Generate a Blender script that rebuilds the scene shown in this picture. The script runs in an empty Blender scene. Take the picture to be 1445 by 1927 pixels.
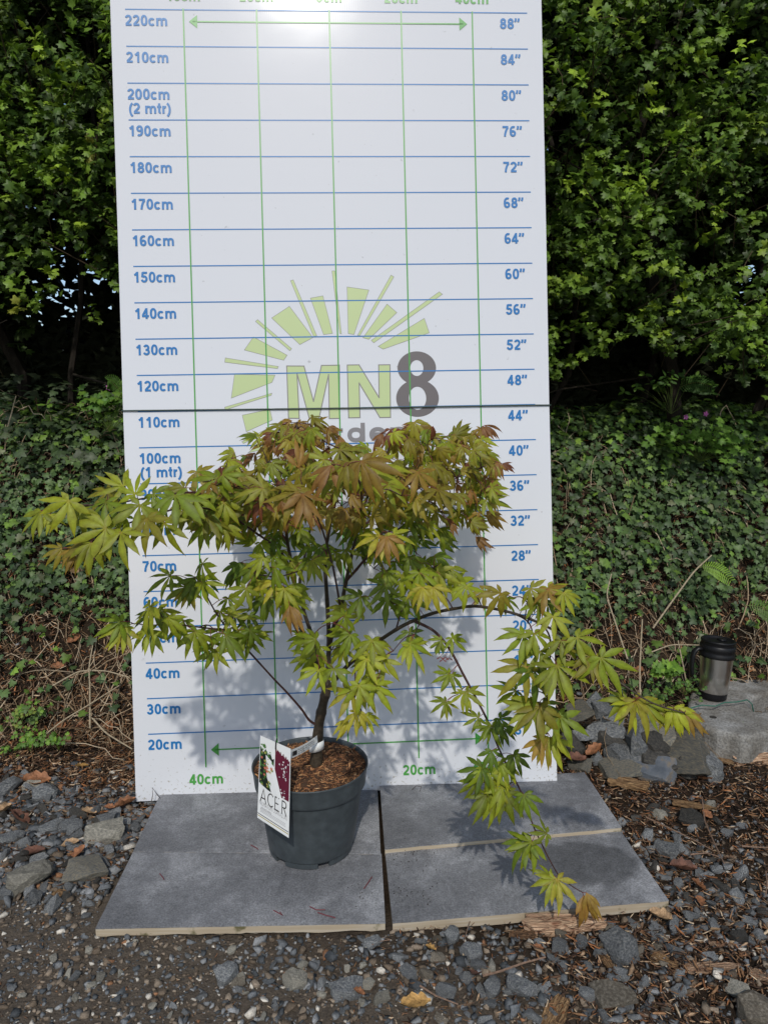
import bpy, bmesh, math, random
import numpy as np
from mathutils import Matrix, Vector, noise as mnoise
R = math.radians
S = bpy.context.scene
col = S.collection
rng = np.random.default_rng(7)
random.seed(7)

# ---------------------------------------------------------------- camera, world, sun, exposure
F = 1336.0
PITCH = R(7.8)
CAMZ = 1.08
cd = bpy.data.cameras.new('camera'); cam = bpy.data.objects.new('camera', cd); col.objects.link(cam)
cd.sensor_fit = 'VERTICAL'; cd.sensor_height = 36.0; cd.sensor_width = 27.0; cd.lens = F/1927*36
cd.clip_start = 0.05; cd.clip_end = 500
cam.location = (0, 0, CAMZ); cam.rotation_euler = (R(90)-PITCH, 0, 0)
S.camera = cam
SUN_EL, SUN_AZ = R(43.5), R(-1.0)          # azimuth measured from -Y (behind the camera), negative = from the left
sdir = Vector((math.cos(SUN_EL)*math.sin(SUN_AZ), -math.cos(SUN_EL)*math.cos(SUN_AZ), math.sin(SUN_EL)))
w = bpy.data.worlds.new('World'); S.world = w; w.use_nodes = True
nt = w.node_tree; nt.nodes.clear()
sky = nt.nodes.new('ShaderNodeTexSky'); sky.sky_type = 'NISHITA'; sky.sun_disc = False
sky.sun_elevation = SUN_EL; sky.sun_rotation = math.pi - SUN_AZ; sky.air_density = 1.0; sky.dust_density = 1.0; sky.ozone_density = 1.0
bg = nt.nodes.new('ShaderNodeBackground'); bg.inputs[1].default_value = 0.14
wo = nt.nodes.new('ShaderNodeOutputWorld')
nt.links.new(sky.outputs[0], bg.inputs[0]); nt.links.new(bg.outputs[0], wo.inputs[0])
sl = bpy.data.lights.new('sun', 'SUN'); sl.energy = 2.35; sl.angle = R(1.1); sl.color = (1, .96, .89)
so = bpy.data.objects.new('sun', sl); col.objects.link(so)
so.rotation_euler = sdir.to_track_quat('Z', 'Y').to_euler()
S.view_settings.view_transform = 'Standard'; S.view_settings.look = 'None'
S.view_settings.exposure = -0.04; S.view_settings.gamma = 1

# ---------------------------------------------------------------- geometry of the view, used to measure places in the scene
def ray(x, y):
    a = (x-722.5)/F; b = -(y-963.5)/F
    return np.array([a, math.cos(PITCH)+b*math.sin(PITCH), b*math.cos(PITCH)-math.sin(PITCH)])
def at(x, y, Y):
    r = ray(x, y); return np.array([0, 0, CAMZ]) + r*(Y/r[1])
def onz(x, y, z=0.0):
    r = ray(x, y); return np.array([0, 0, CAMZ]) + r*((z-CAMZ)/r[2])

# ---------------------------------------------------------------- helpers
def tag(o, label=None, cat=None, group=None, kind=None):
    if label: o['label'] = label
    if cat: o['category'] = cat
    if group: o['group'] = group
    if kind: o['kind'] = kind
    return o
def empty(name, loc=(0, 0, 0), label=None, cat=None, group=None):
    o = bpy.data.objects.new(name, None); col.objects.link(o); o.location = loc; o.empty_display_size = .1
    return tag(o, label, cat, group)
def link(name, me, mat, parent=None):
    o = bpy.data.objects.new(name, me); col.objects.link(o)
    if mat and not len(me.materials): me.materials.append(mat)
    if parent: o.parent = parent
    return o
class MB:
    """collects polygons (numpy) into ONE mesh object"""
    def __init__(s): s.v = []; s.f = []; s.c = []; s.n = 0; s.hascol = False
    def add(s, V, Fc, C=None):
        V = np.asarray(V, float).reshape(-1, 3); s.v.append(V)
        s.f += [tuple(i+s.n for i in f) for f in Fc]
        if C is None: C = (1, 1, 1)
        else: s.hascol = True
        C = np.asarray(C, float)
        if C.ndim == 1: C = np.tile(C, (len(V), 1))
        s.c.append(C); s.n += len(V)
    def box(s, lo, hi, C=None, M=None):
        x0, y0, z0 = lo; x1, y1, z1 = hi
        V = np.array([(x0,y0,z0),(x1,y0,z0),(x1,y1,z0),(x0,y1,z0),(x0,y0,z1),(x1,y0,z1),(x1,y1,z1),(x0,y1,z1)], float)
        if M is not None: V = np.array([M @ Vector(v) for v in V])
        s.add(V, [(3,2,1,0),(4,5,6,7),(0,1,5,4),(1,2,6,5),(2,3,7,6),(3,0,4,7)], C)
    def tube(s, P, rad, n=6, C=None):
        P = np.asarray(P, float); m = len(P)
        rad = np.broadcast_to(np.asarray(rad, float), (m,))
        T = np.gradient(P, axis=0); T /= np.linalg.norm(T, axis=1)[:, None]+1e-12
        up = np.array([0.3, -1, .2]); 
        if abs(T[0] @ up)/np.linalg.norm(up) > .93: up = np.array([1., 0, 0])
        V = []
        for i in range(m):
            a = np.cross(T[i], up); a /= np.linalg.norm(a)+1e-12; b = np.cross(T[i], a); up = -b if False else up
            for k in range(n):
                t = 2*math.pi*k/n; V.append(P[i]+rad[i]*(math.cos(t)*a+math.sin(t)*b))
        Fc = [(i*n+k, i*n+(k+1) % n, (i+1)*n+(k+1) % n, (i+1)*n+k) for i in range(m-1) for k in range(n)]
        Fc += [tuple(range(n))[::-1], tuple((m-1)*n+k for k in range(n))]
        s.add(V, Fc, C)
    def build(s, name, mat, parent=None, smooth=False):
        me = bpy.data.meshes.new(name); V = np.concatenate(s.v)
        me.from_pydata(V.tolist(), [], s.f); me.update()
        if s.hascol: setcol(me, np.concatenate(s.c))
        if smooth: me.polygons.foreach_set('use_smooth', [True]*len(me.polygons))
        return link(name, me, mat, parent)
def setcol(me, C):
    a = me.color_attributes.new('Col', 'FLOAT_COLOR', 'POINT')
    C4 = np.ones((len(C), 4), np.float32); C4[:, :3] = C; a.data.foreach_set('color', C4.ravel())
def fastmesh(name, V, Fi, C=None, smooth=False):
    """V (n,3), Fi (m,k) all the same size"""
    me = bpy.data.meshes.new(name); m, k = Fi.shape
    me.vertices.add(len(V)); me.vertices.foreach_set('co', V.astype(np.float32).ravel())
    me.loops.add(m*k); me.loops.foreach_set('vertex_index', Fi.astype(np.int32).ravel())
    me.polygons.add(m); me.polygons.foreach_set('loop_start', np.arange(0, m*k, k, dtype=np.int32))
    me.update(calc_edges=True); me.validate()
    if C is not None: setcol(me, C)
    if smooth: me.polygons.foreach_set('use_smooth', np.ones(m, bool))
    return me
def frames(D, N):
    D = D/np.linalg.norm(D, axis=1)[:, None]; X = np.cross(D, N); X /= np.linalg.norm(X, axis=1)[:, None]+1e-9
    N = np.cross(X, D); return np.stack([X, D, N], 2)         # columns x, y, z
def scatter(templates, pos, Fr, scale, colr, shade=None):
    """templates: list of (V,F tris[,vertex tint]); returns V,F,C"""
    Vs, Fs, Cs, off = [], [], [], 0
    pick = rng.integers(0, len(templates), len(pos))
    scale = np.asarray(scale, float)
    if scale.ndim == 1: scale = np.repeat(scale[:, None], 3, 1)
    for k, T in enumerate(templates):
        idx = np.where(pick == k)[0]
        if not len(idx): continue
        TV, TF = T[0], T[1]
        L = TV[None]*scale[idx][:, None, :]
        W = np.einsum('nij,nvj->nvi', Fr[idx], L)+pos[idx][:, None, :]
        n = len(TV)
        Fq = TF[None]+(np.arange(len(idx))*n)[:, None, None]+off
        C = np.repeat(colr[idx][:, None, :], n, 1)
        if len(T) > 2: C = C*T[2][None]
        Vs.append(W.reshape(-1, 3)); Fs.append(Fq.reshape(-1, TF.shape[1])); Cs.append(C.reshape(-1, 3)); off += len(idx)*n
    return np.concatenate(Vs), np.concatenate(Fs), np.concatenate(Cs)
def randrot(n):
    q = rng.normal(size=(n, 4)); q /= np.linalg.norm(q, axis=1)[:, None]; w_, x, y, z = q.T
    return np.stack([np.stack([1-2*(y*y+z*z), 2*(x*y-w_*z), 2*(x*z+w_*y)], 1), np.stack([2*(x*y+w_*z), 1-2*(x*x+z*z), 2*(y*z-w_*x)], 1), np.stack([2*(x*z-w_*y), 2*(y*z+w_*x), 1-2*(x*x+y*y)], 1)], 1)
def wob(x, y, s=0):
    """cheap smooth noise -1..1"""
    return (np.sin(x*3.1+s)*np.cos(y*2.7+s*1.7)+.6*np.sin(x*7.3-y*5.1+s*2)+.4*np.cos(x*13.7+y*11.3+s))/2

# ---------------------------------------------------------------- materials
def newmat(name):
    m = bpy.data.materials.new(name); m.use_nodes = True; nt = m.node_tree
    b = nt.nodes['Principled BSDF']; return m, nt, b
def N(nt, t, **k):
    n = nt.nodes.new(t)
    for a, v in k.items():
        if a.startswith('i_'): n.inputs[a[2:].replace('_', ' ')].default_value = v
        else: setattr(n, a, v)
    return n
def ramp(nt, stops, fac=None):
    r = nt.nodes.new('ShaderNodeValToRGB'); e = r.color_ramp.elements
    e[0].position, e[0].color = stops[0][0], (*stops[0][1], 1); e[1].position, e[1].color = stops[-1][0], (*stops[-1][1], 1)
    for p, c in stops[1:-1]:
        x = e.new(p); x.color = (*c, 1)
    if fac is not None: nt.links.new(fac, r.inputs[0])
    return r
def plain(name, c, rough=.6, metal=0., spec=.5, bump=0., bscale=60., var=0., vscale=20.):
    m, nt, b = newmat(name); b.inputs['Base Color'].default_value = (*c, 1); b.inputs['Roughness'].default_value = rough
    b.inputs['Metallic'].default_value = metal; b.inputs['Specular IOR Level'].default_value = spec
    tc = N(nt, 'ShaderNodeTexCoord')
    if var:
        n = N(nt, 'ShaderNodeTexNoise'); n.inputs['Scale'].default_value = vscale; n.inputs['Detail'].default_value = 6
        nt.links.new(tc.outputs['Object'], n.inputs['Vector'])
        r = ramp(nt, [(.3, tuple(x*(1-var) for x in c)), (.7, tuple(min(1, x*(1+var)) for x in c))], n.outputs['Fac'])
        nt.links.new(r.outputs[0], b.inputs['Base Color'])
    if bump:
        n = N(nt, 'ShaderNodeTexNoise'); n.inputs['Scale'].default_value = bscale; n.inputs['Detail'].default_value = 5
        nt.links.new(tc.outputs['Object'], n.inputs['Vector'])
        bp = N(nt, 'ShaderNodeBump'); bp.inputs['Strength'].default_value = bump; bp.inputs['Distance'].default_value = .004
        nt.links.new(n.outputs['Fac'], bp.inputs['Height']); nt.links.new(bp.outputs[0], b.inputs['Normal'])
    return m
def leafmat(name, rough=.5, transl=.3, spec=.35, bscale=0, gain=(1.3, 1.35, .8)):
    m, nt, b = newmat(name); b.inputs['Roughness'].default_value = rough; b.inputs['Specular IOR Level'].default_value = spec
    a = N(nt, 'ShaderNodeAttribute', attribute_name='Col')
    n = N(nt, 'ShaderNodeTexNoise'); n.inputs['Scale'].default_value = 75; n.inputs['Detail'].default_value = 6; n.inputs['Roughness'].default_value = .65
    tc = N(nt, 'ShaderNodeTexCoord'); nt.links.new(tc.outputs['Object'], n.inputs['Vector'])
    r = ramp(nt, [(.3, (.70, .66, .6)), (.5, (1, 1, 1)), (.7, (1.18, 1.2, 1.1))], n.outputs['Fac'])
    mx = N(nt, 'ShaderNodeMixRGB', blend_type='MULTIPLY'); mx.inputs[0].default_value = 1
    nt.links.new(a.outputs['Color'], mx.inputs[1]); nt.links.new(r.outputs[0], mx.inputs[2]); nt.links.new(mx.outputs[0], b.inputs['Base Color'])
    if transl:
        t = N(nt, 'ShaderNodeBsdfTranslucent'); mm = N(nt, 'ShaderNodeMixShader'); mm.inputs[0].default_value = transl
        g = N(nt, 'ShaderNodeMixRGB', blend_type='MULTIPLY'); g.inputs[0].default_value = 1; g.inputs[2].default_value = (*gain, 1)
        nt.links.new(mx.outputs[0], g.inputs[1]); nt.links.new(g.outputs[0], t.inputs[0])
        out = nt.nodes['Material Output']
        nt.links.new(b.outputs[0], mm.inputs[1]); nt.links.new(t.outputs[0], mm.inputs[2]); nt.links.new(mm.outputs[0], out.inputs[0])
    return m
def colmat(name, rough=.8, spec=.3, bump=.4, bscale=180, var=.35):
    m, nt, b = newmat(name); b.inputs['Roughness'].default_value = rough; b.inputs['Specular IOR Level'].default_value = spec
    a = N(nt, 'ShaderNodeAttribute', attribute_name='Col'); tc = N(nt, 'ShaderNodeTexCoord')
    n = N(nt, 'ShaderNodeTexNoise'); n.inputs['Scale'].default_value = bscale; n.inputs['Detail'].default_value = 6; nt.links.new(tc.outputs['Object'], n.inputs['Vector'])
    r = ramp(nt, [(.25, (1-var,)*3), (.75, (1+var,)*3)], n.outputs['Fac'])
    mx = N(nt, 'ShaderNodeMixRGB', blend_type='MULTIPLY'); mx.inputs[0].default_value = 1
    nt.links.new(a.outputs['Color'], mx.inputs[1]); nt.links.new(r.outputs[0], mx.inputs[2]); nt.links.new(mx.outputs[0], b.inputs['Base Color'])
    bp = N(nt, 'ShaderNodeBump'); bp.inputs['Strength'].default_value = bump; bp.inputs['Distance'].default_value = .002
    nt.links.new(n.outputs['Fac'], bp.inputs['Height']); nt.links.new(bp.outputs[0], b.inputs['Normal'])
    return m
def stonemat(name, stops, rough=.75, scale=9, stretch=(1, 1, 3)):
    m, nt, b = newmat(name); b.inputs['Roughness'].default_value = rough; b.inputs['Specular IOR Level'].default_value = .35
    tc = N(nt, 'ShaderNodeTexCoord'); oi = N(nt, 'ShaderNodeObjectInfo'); mp = N(nt, 'ShaderNodeMapping'); mp.inputs['Scale'].default_value = stretch
    ad = N(nt, 'ShaderNodeVectorMath', operation='ADD'); cb = N(nt, 'ShaderNodeMath', operation='MULTIPLY'); cb.inputs[1].default_value = 37
    nt.links.new(oi.outputs['Random'], cb.inputs[0]); nt.links.new(tc.outputs['Object'], mp.inputs['Vector']); nt.links.new(mp.outputs[0], ad.inputs[0]); nt.links.new(cb.outputs[0], ad.inputs[1])
    n = N(nt, 'ShaderNodeTexNoise'); n.inputs['Scale'].default_value = scale; n.inputs['Detail'].default_value = 9; n.inputs['Roughness'].default_value = .62; nt.links.new(ad.outputs[0], n.inputs['Vector'])
    r = ramp(nt, stops, n.outputs['Fac'])
    hv = N(nt, 'ShaderNodeMapRange'); hv.inputs['To Min'].default_value = .65; hv.inputs['To Max'].default_value = 1.35; nt.links.new(oi.outputs['Random'], hv.inputs['Value'])
    mx = N(nt, 'ShaderNodeVectorMath', operation='SCALE'); nt.links.new(r.outputs[0], mx.inputs[0]); nt.links.new(hv.outputs[0], mx.inputs['Scale']); nt.links.new(mx.outputs[0], b.inputs['Base Color'])
    n2 = N(nt, 'ShaderNodeTexNoise'); n2.inputs['Scale'].default_value = scale*7; n2.inputs['Detail'].default_value = 8; nt.links.new(ad.outputs[0], n2.inputs['Vector'])
    bp = N(nt, 'ShaderNodeBump'); bp.inputs['Strength'].default_value = .6; bp.inputs['Distance'].default_value = .004
    nt.links.new(n2.outputs['Fac'], bp.inputs['Height']); nt.links.new(bp.outputs[0], b.inputs['Normal'])
    return m
M_slate = stonemat('slate', [(.3, (.05, .053, .055)), (.48, (.125, .131, .134)), (.6, (.215, .218, .21)), (.75, (.33, .31, .26))])
M_brownstone = stonemat('brown_stone', [(.3, (.07, .055, .04)), (.5, (.14, .12, .09)), (.7, (.28, .25, .2))])
M_palestone = stonemat('pale_stone', [(.3, (.12, .115, .095)), (.5, (.24, .225, .185)), (.7, (.4, .37, .3))])
M_bark = plain('maple_bark', (.045, .032, .02), .7, bump=.6, bscale=160, var=.55, vscale=60)
M_twig = plain('maple_twig', (.05, .02, .016), .5, var=.4, vscale=80)
M_petiole = plain('petiole_red', (.16, .03, .025), .5)
M_maple = leafmat('maple_leaf', .46, .36, .28)
M_hedge = leafmat('hedge_leaf', .5, .25, .35)
M_ivy = leafmat('ivy_leaf', .5, .08, .28)
M_herb = leafmat('herb_leaf', .5, .3, .3)
M_dry = colmat('dry_matter', .85, .2, .3, 200, .4)
M_grit = colmat('grit', .8, .3, .5, 260, .4)

# ---------------------------------------------------------------- ground
def sstep(t): t = np.clip(t, 0, 1); return t*t*(3-2*t)
def gz(x, y):
    x = np.asarray(x, float); y = np.asarray(y, float)
    toe = 2.28+.06*np.sin(x*2.1+1)+.03*np.sin(x*5.3)+np.where(x > .5, .12*np.clip((x-.5)/.6, 0, 1), 0)
    s = sstep((y-toe)/.78)
    z = 1.06*s + .035*wob(x*2, y*2, 3)*np.clip((y-toe)/.3, 0, 1)
    z += .075*np.exp(-((x-.80)/.2)**2-((y-2.14)/.10)**2)
    near = np.exp(-((x)**2+(y-1.6)**2)/30)
    z += (.007*wob(x*3, y*3, 1)-.006)*near
    return z
def axis(dense, lo, hi, outer):
    a = np.arange(lo, hi+1e-6, dense); k = np.array([.05, .15, .4, 1, 2.5, 6, 14, 30, outer])
    return np.concatenate([lo-k[::-1], a, hi+k])
gx, gy = axis(.04, -2.6, 2.8, 90), axis(.035, .4, 4.0, 120)
GX, GY = np.meshgrid(gx, gy); GZ = gz(GX, GY)
ii, jj = np.meshgrid(np.arange(len(gx)-1), np.arange(len(gy)-1)); b0 = (jj*len(gx)+ii).ravel()
Fg = np.stack([b0, b0+1, b0+1+len(gx), b0+len(gx)], 1)
m, nt, b = newmat('soil'); b.inputs['Roughness'].default_value = .95; b.inputs['Specular IOR Level'].default_value = .15
tc = N(nt, 'ShaderNodeTexCoord')
n1 = N(nt, 'ShaderNodeTexNoise'); n1.inputs['Scale'].default_value = 3; n1.inputs['Detail'].default_value = 8
n2 = N(nt, 'ShaderNodeTexNoise'); n2.inputs['Scale'].default_value = 90; n2.inputs['Detail'].default_value = 8; n2.inputs['Roughness'].default_value = .7
for q in (n1, n2): nt.links.new(tc.outputs['Object'], q.inputs['Vector'])
r1 = ramp(nt, [(.35, (.02, .013, .008)), (.65, (.05, .034, .022))], n1.outputs['Fac']); r2 = ramp(nt, [(.3, (.5,)*3), (.55, (1,)*3), (.75, (1.7,)*3)], n2.outputs['Fac'])
r2.color_ramp.elements[2].color = (1, 1, 1, 1)
# compacted fine grit in the near left, a real change of surface material
sx = N(nt, 'ShaderNodeSeparateXYZ'); nt.links.new(tc.outputs['Object'], sx.inputs[0])
m1 = N(nt, 'ShaderNodeMath', operation='MULTIPLY_ADD'); m1.inputs[1].default_value = .45; nt.links.new(sx.outputs['X'], m1.inputs[0]); nt.links.new(sx.outputs['Y'], m1.inputs[2])
m3 = N(nt, 'ShaderNodeMath', operation='MULTIPLY_ADD'); m3.inputs[1].default_value = .5; nt.links.new(n1.outputs['Fac'], m3.inputs[0]); nt.links.new(m1.outputs[0], m3.inputs[2])
mr = N(nt, 'ShaderNodeMapRange'); mr.inputs['From Min'].default_value = 1.45; mr.inputs['From Max'].default_value = 1.7; mr.inputs['To Min'].default_value = 1; mr.inputs['To Max'].default_value = 0
nt.links.new(m3.outputs[0], mr.inputs['Value'])
mg = N(nt, 'ShaderNodeMixRGB'); nt.links.new(mr.outputs[0], mg.inputs[0]); nt.links.new(r1.outputs[0], mg.inputs[1]); mg.inputs[2].default_value = (.13, .105, .08, 1)
mx = N(nt, 'ShaderNodeMixRGB', blend_type='MULTIPLY'); mx.inputs[0].default_value = 1
nt.links.new(mg.outputs[0], mx.inputs[1]); nt.links.new(r2.outputs[0], mx.inputs[2]); nt.links.new(mx.outputs[0], b.inputs['Base Color'])
bp = N(nt, 'ShaderNodeBump'); bp.inputs['Strength'].default_value = 1; bp.inputs['Distance'].default_value = .01
nt.links.new(n2.outputs['Fac'], bp.inputs['Height']); nt.links.new(bp.outputs[0], b.inputs['Normal'])
g = link('ground', fastmesh('ground', np.stack([GX.ravel(), GY.ravel(), GZ.ravel()], 1), Fg, smooth=True), m); tag(g, kind='structure')

# ---------------------------------------------------------------- stones
def hull(n, seed, flat=.5, sub=0):
    rs = np.random.default_rng(seed); P = rs.normal(size=(n, 3)); P /= np.linalg.norm(P, axis=1)[:, None]
    P = np.sign(P)*np.abs(P)**.62; P *= np.array([1, .68, flat])*rs.uniform(.8, 1.1, (n, 1))
    bm = bmesh.new(); vs = [bm.verts.new(p) for p in P]
    r = bmesh.ops.convex_hull(bm, input=vs); bmesh.ops.delete(bm, geom=[v for v in bm.verts if not v.link_faces], context='VERTS')
    if sub:
        bmesh.ops.dissolve_limit(bm, angle_limit=R(9), verts=bm.verts, edges=bm.edges)
        bmesh.ops.bevel(bm, geom=bm.edges[:], offset=.018, segments=1, affect='EDGES', clamp_overlap=True)
        bmesh.ops.triangulate(bm, faces=bm.faces[:])
        for _ in range(sub): bmesh.ops.subdivide_edges(bm, edges=bm.edges[:], cuts=1)
        bmesh.ops.triangulate(bm, faces=bm.faces[:])
        for v in bm.verts:
            c = v.co; k = mnoise.noise(c*2.2+Vector((seed, 0, 0)))*.06+mnoise.noise(Vector((c.x*3, c.y*3, c.z*14))+Vector((0, seed, 0)))*.05+mnoise.noise(c*7+Vector((seed, 3, 0)))*.03
            v.co += v.co.normalized()*k
    bmesh.ops.recalc_face_normals(bm, faces=bm.faces[:])
    bm.verts.index_update(); V = np.array([v.co[:] for v in bm.verts]); Fc = [tuple(v.index for v in f.verts) for f in bm.faces]
    bm.free(); return V, Fc
grit_t = []
for k in range(8):
    V, Fc = hull(11, 40+k, .55); grit_t.append((V, np.array([f for f in Fc if len(f) == 3])))
def palette(cols, wts, n, jit=.25):
    c = np.array(cols)[rng.choice(len(cols), n, p=np.array(wts)/sum(wts))]; return c*rng.uniform(1-jit, 1+jit, (n, 1))
GC = [(.06, .066, .07), (.12, .128, .134), (.21, .215, .215), (.12, .09, .062), (.21, .165, .12), (.5, .46, .39), (.24, .12, .06)]
def on_tile(x, y): return (x > -.63) & (x < .61) & (y > 1.36+np.clip(x, 0, 1)*.11) & (y < 1.95)
def gravel(name, n, x0, x1, y0, y1, s0, s1, wts, dens=None, lift=.1):
    x = rng.uniform(x0, x1, n); y = rng.uniform(y0, y1, n); k = ~on_tile(x, y)
    if dens is not None: k &= rng.uniform(size=n) < dens(x, y)
    x, y = x[k], y[k]; n = len(x); s = s0*(s1/s0)**(rng.beta(1.2, 3.2, n))
    Fr = frames(np.stack([np.cos(t := rng.uniform(0, 6.28, n)), np.sin(t), rng.normal(0, .2, n)], 1), np.stack([rng.normal(0, .35, n), rng.normal(0, .35, n), np.ones(n)], 1))
    Fr = Fr[:, :, [1, 0, 2]]*np.array([1, -1, 1])
    pos = np.stack([x, y, gz(x, y)+s*lift], 1)
    return scatter(grit_t, pos, Fr, s, palette(GC, wts, n))
W_near = [2.8, 3.0, 2, 3.2, 3.2, 1.1, .3]; W_slate = [6, 6, 4, 1, .8, .35, .1]; W_dark = [5, 4, 1.5, 3, .6, .2, .2]
W_right = [5, 4, 2, 4.5, 2.2, .5, .4]
parts = [gravel('g', 34000, -1.5, 1.5, .75, 2.05, .0022, .009, W_near, lambda x, y: np.where(x+.6*(y-1.2) > .1, .45, 1.)),
         gravel('g', 7500, -1.5, 1.5, .75, 1.75, .005, .018, W_near, lift=.2),
         gravel('g', 6500, -1.6, -.45, 1.45, 2.1, .008, .026, [6, 5, 3, 3, 1.6, .4, .5], lambda x, y: .15+.75*((y > 1.5) & (y < 1.95)), lift=.3),
         gravel('g', 2000, -.3, 1.7, .95, 1.5, .006, .024, W_right, lift=.3),
         gravel('g', 2400, .45, 1.9, 1.2, 2.5, .006, .024, W_right, lambda x, y: .15+.5*(y < 1.65), lift=.25),
         gravel('g', 1800, -1.9, -.5, 2.1, 2.6, .004, .016, W_dark, lambda x, y: .3+0*x),
         gravel('g', 2600, .4, 2.4, 1.6, 2.9, .004, .016, W_dark, lambda x, y: .4+0*x)]
off = 0; Vs, Fs, Cs = [], [], []
for V, Fc, C in parts: Vs.append(V); Fs.append(Fc+off); Cs.append(C); off += len(V)
tag(link('gravel', fastmesh('gravel', np.concatenate(Vs), np.concatenate(Fs), np.concatenate(Cs)), M_grit),
    'loose mixed grey and brown gravel spread round the slabs', 'gravel', kind='stuff')

stone_me = []
for k in range(10):
    V, Fc = hull([16, 22, 14, 26][k % 4], 100+k, [.34, .5, .42, .62, .3][k % 5], 2)
    me = bpy.data.meshes.new('slate_stone'); me.from_pydata(V.tolist(), [], Fc); me.update(); stone_me.append(me)
mats3 = {}
def stone(name, loc, size, rot, var, mat, label, cat='stone', group=None):
    key = (var, mat.name)
    if key not in mats3: me = stone_me[var].copy(); me.materials.append(mat); mats3[key] = me
    o = bpy.data.objects.new(name, mats3[key]); col.objects.link(o); o.location = loc; o.scale = size; o.rotation_euler = rot
    return tag(o, label, cat, group)
# the pile of broken slate right of the board: (px, py, half-length px, flat variant, tilt x, tilt z, material, label)
pile = [
 (1163,1432,24,3,.5,.2,0,'square blue-grey slate block with sharp corners left in the rock pile'),
 (1196,1408,34,1,.9,1.0,0,'tall grey slate slab leaning right of the square blue-grey block in the rock pile'),
 (1283,1437,56,5,.7,-.95,2,'long brown-streaked slate slab sloping down right at the front of the rock pile'),
 (1322,1440,38,1,.7,1.3,0,'big blue slate slab with a white spot at the right end of the rock pile'),
 (1226,1468,36,2,.4,-.35,3,'half blue half tan slab lying at the foot of the rock pile'),
 (1140,1375,32,0,.25,.1,0,'flat pale grey slate on top left of the rock pile'),
 (1148,1352,22,2,.2,-.3,0,'small rounded grey slate topmost at the left of the rock pile'),
 (1232,1385,38,0,.35,-.4,2,'wide tan slate slab behind the leaning slabs of the rock pile'),
 (1222,1418,28,3,.6,.3,1,'dark shadowed block between the two leaning slabs of the rock pile'),
 (1235,1447,34,7,.3,.2,1,'dark brown flat stone beneath the middle of the rock pile'),
 (1165,1466,36,4,.2,.0,2,'low brown slate half under the square blue-grey block'),
 (1302,1405,26,2,.4,.5,0,'bluish stone wedged at the back right of the rock pile'),
 (1123,1428,14,3,.9,1.2,0,'narrow upright grey chip at the left edge of the rock pile'),
 (1296,1452,30,7,.8,.8,1,'dark slab standing between the brown-streaked slab and the blue slab'),
 (1150,1398,26,7,.3,.5,1,'dark slate under the flat pale grey slate in the pile'),
 (1188,1440,20,8,.5,-.6,0,'grey wedge stone in front of the tall leaning slab'),
 (1213,1350,26,0,.15,.2,0,'blue-grey flat stone at the back of the rock pile behind the hanging leaves'),
 (1130,1335,24,8,.3,.8,0,'pale slate near the green wire at the back of the pile'),
 (1095,1338,28,5,.4,.2,2,'brownish stone beside the right edge of the white board'),
 (1118,1320,20,6,.3,.9,0,'bluish pebble-sized stone just below the green wire'),
 (1075,1400,24,7,.4,.3,1,'dark stone half hidden against the right foot of the white board'),
 (1088,1440,20,2,.3,-.5,2,'small brown stone beside the back corner of the right slab'),
 (1100,1385,20,4,.3,.5,0,'thin grey slate flake left of the rock pile'),
 (1213,1432,9,3,.2,.1,4,'tiny cream pebble resting among the leaning slabs'),
]
pm = [M_slate, stonemat('dark_slate', [(.3, (.02, .02, .02)), (.5, (.045, .042, .036)), (.7, (.09, .08, .065))]), stonemat('tan_slate', [(.3, (.06, .065, .065)), (.48, (.13, .125, .105)), (.62, (.2, .17, .12)), (.75, (.3, .28, .23))], stretch=(1, 3, 1)),
      stonemat('banded_slate', [(.3, (.09, .105, .125)), (.5, (.15, .165, .185)), (.62, (.23, .19, .14)), (.75, (.27, .23, .17))], scale=1.3), M_palestone]
for i, (px, py, hl, v, tx, tz, mi, lab) in enumerate(pile):
    Y = 1.985+(1480-py)/160*.24
    p = at(px, py, Y); d = np.linalg.norm(p-[0, 0, CAMZ]); s = hl/F*d*1.1
    p[2] = max(p[2], gz(p[0], p[1])+s*.25)
    stone('slate_rock', p, (s*1.05, s*1.15, s*1.05), (tx, .15*math.sin(i*2.3), tz), v, pm[mi], lab, 'rock', 'broken slate in the rock pile')
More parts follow.
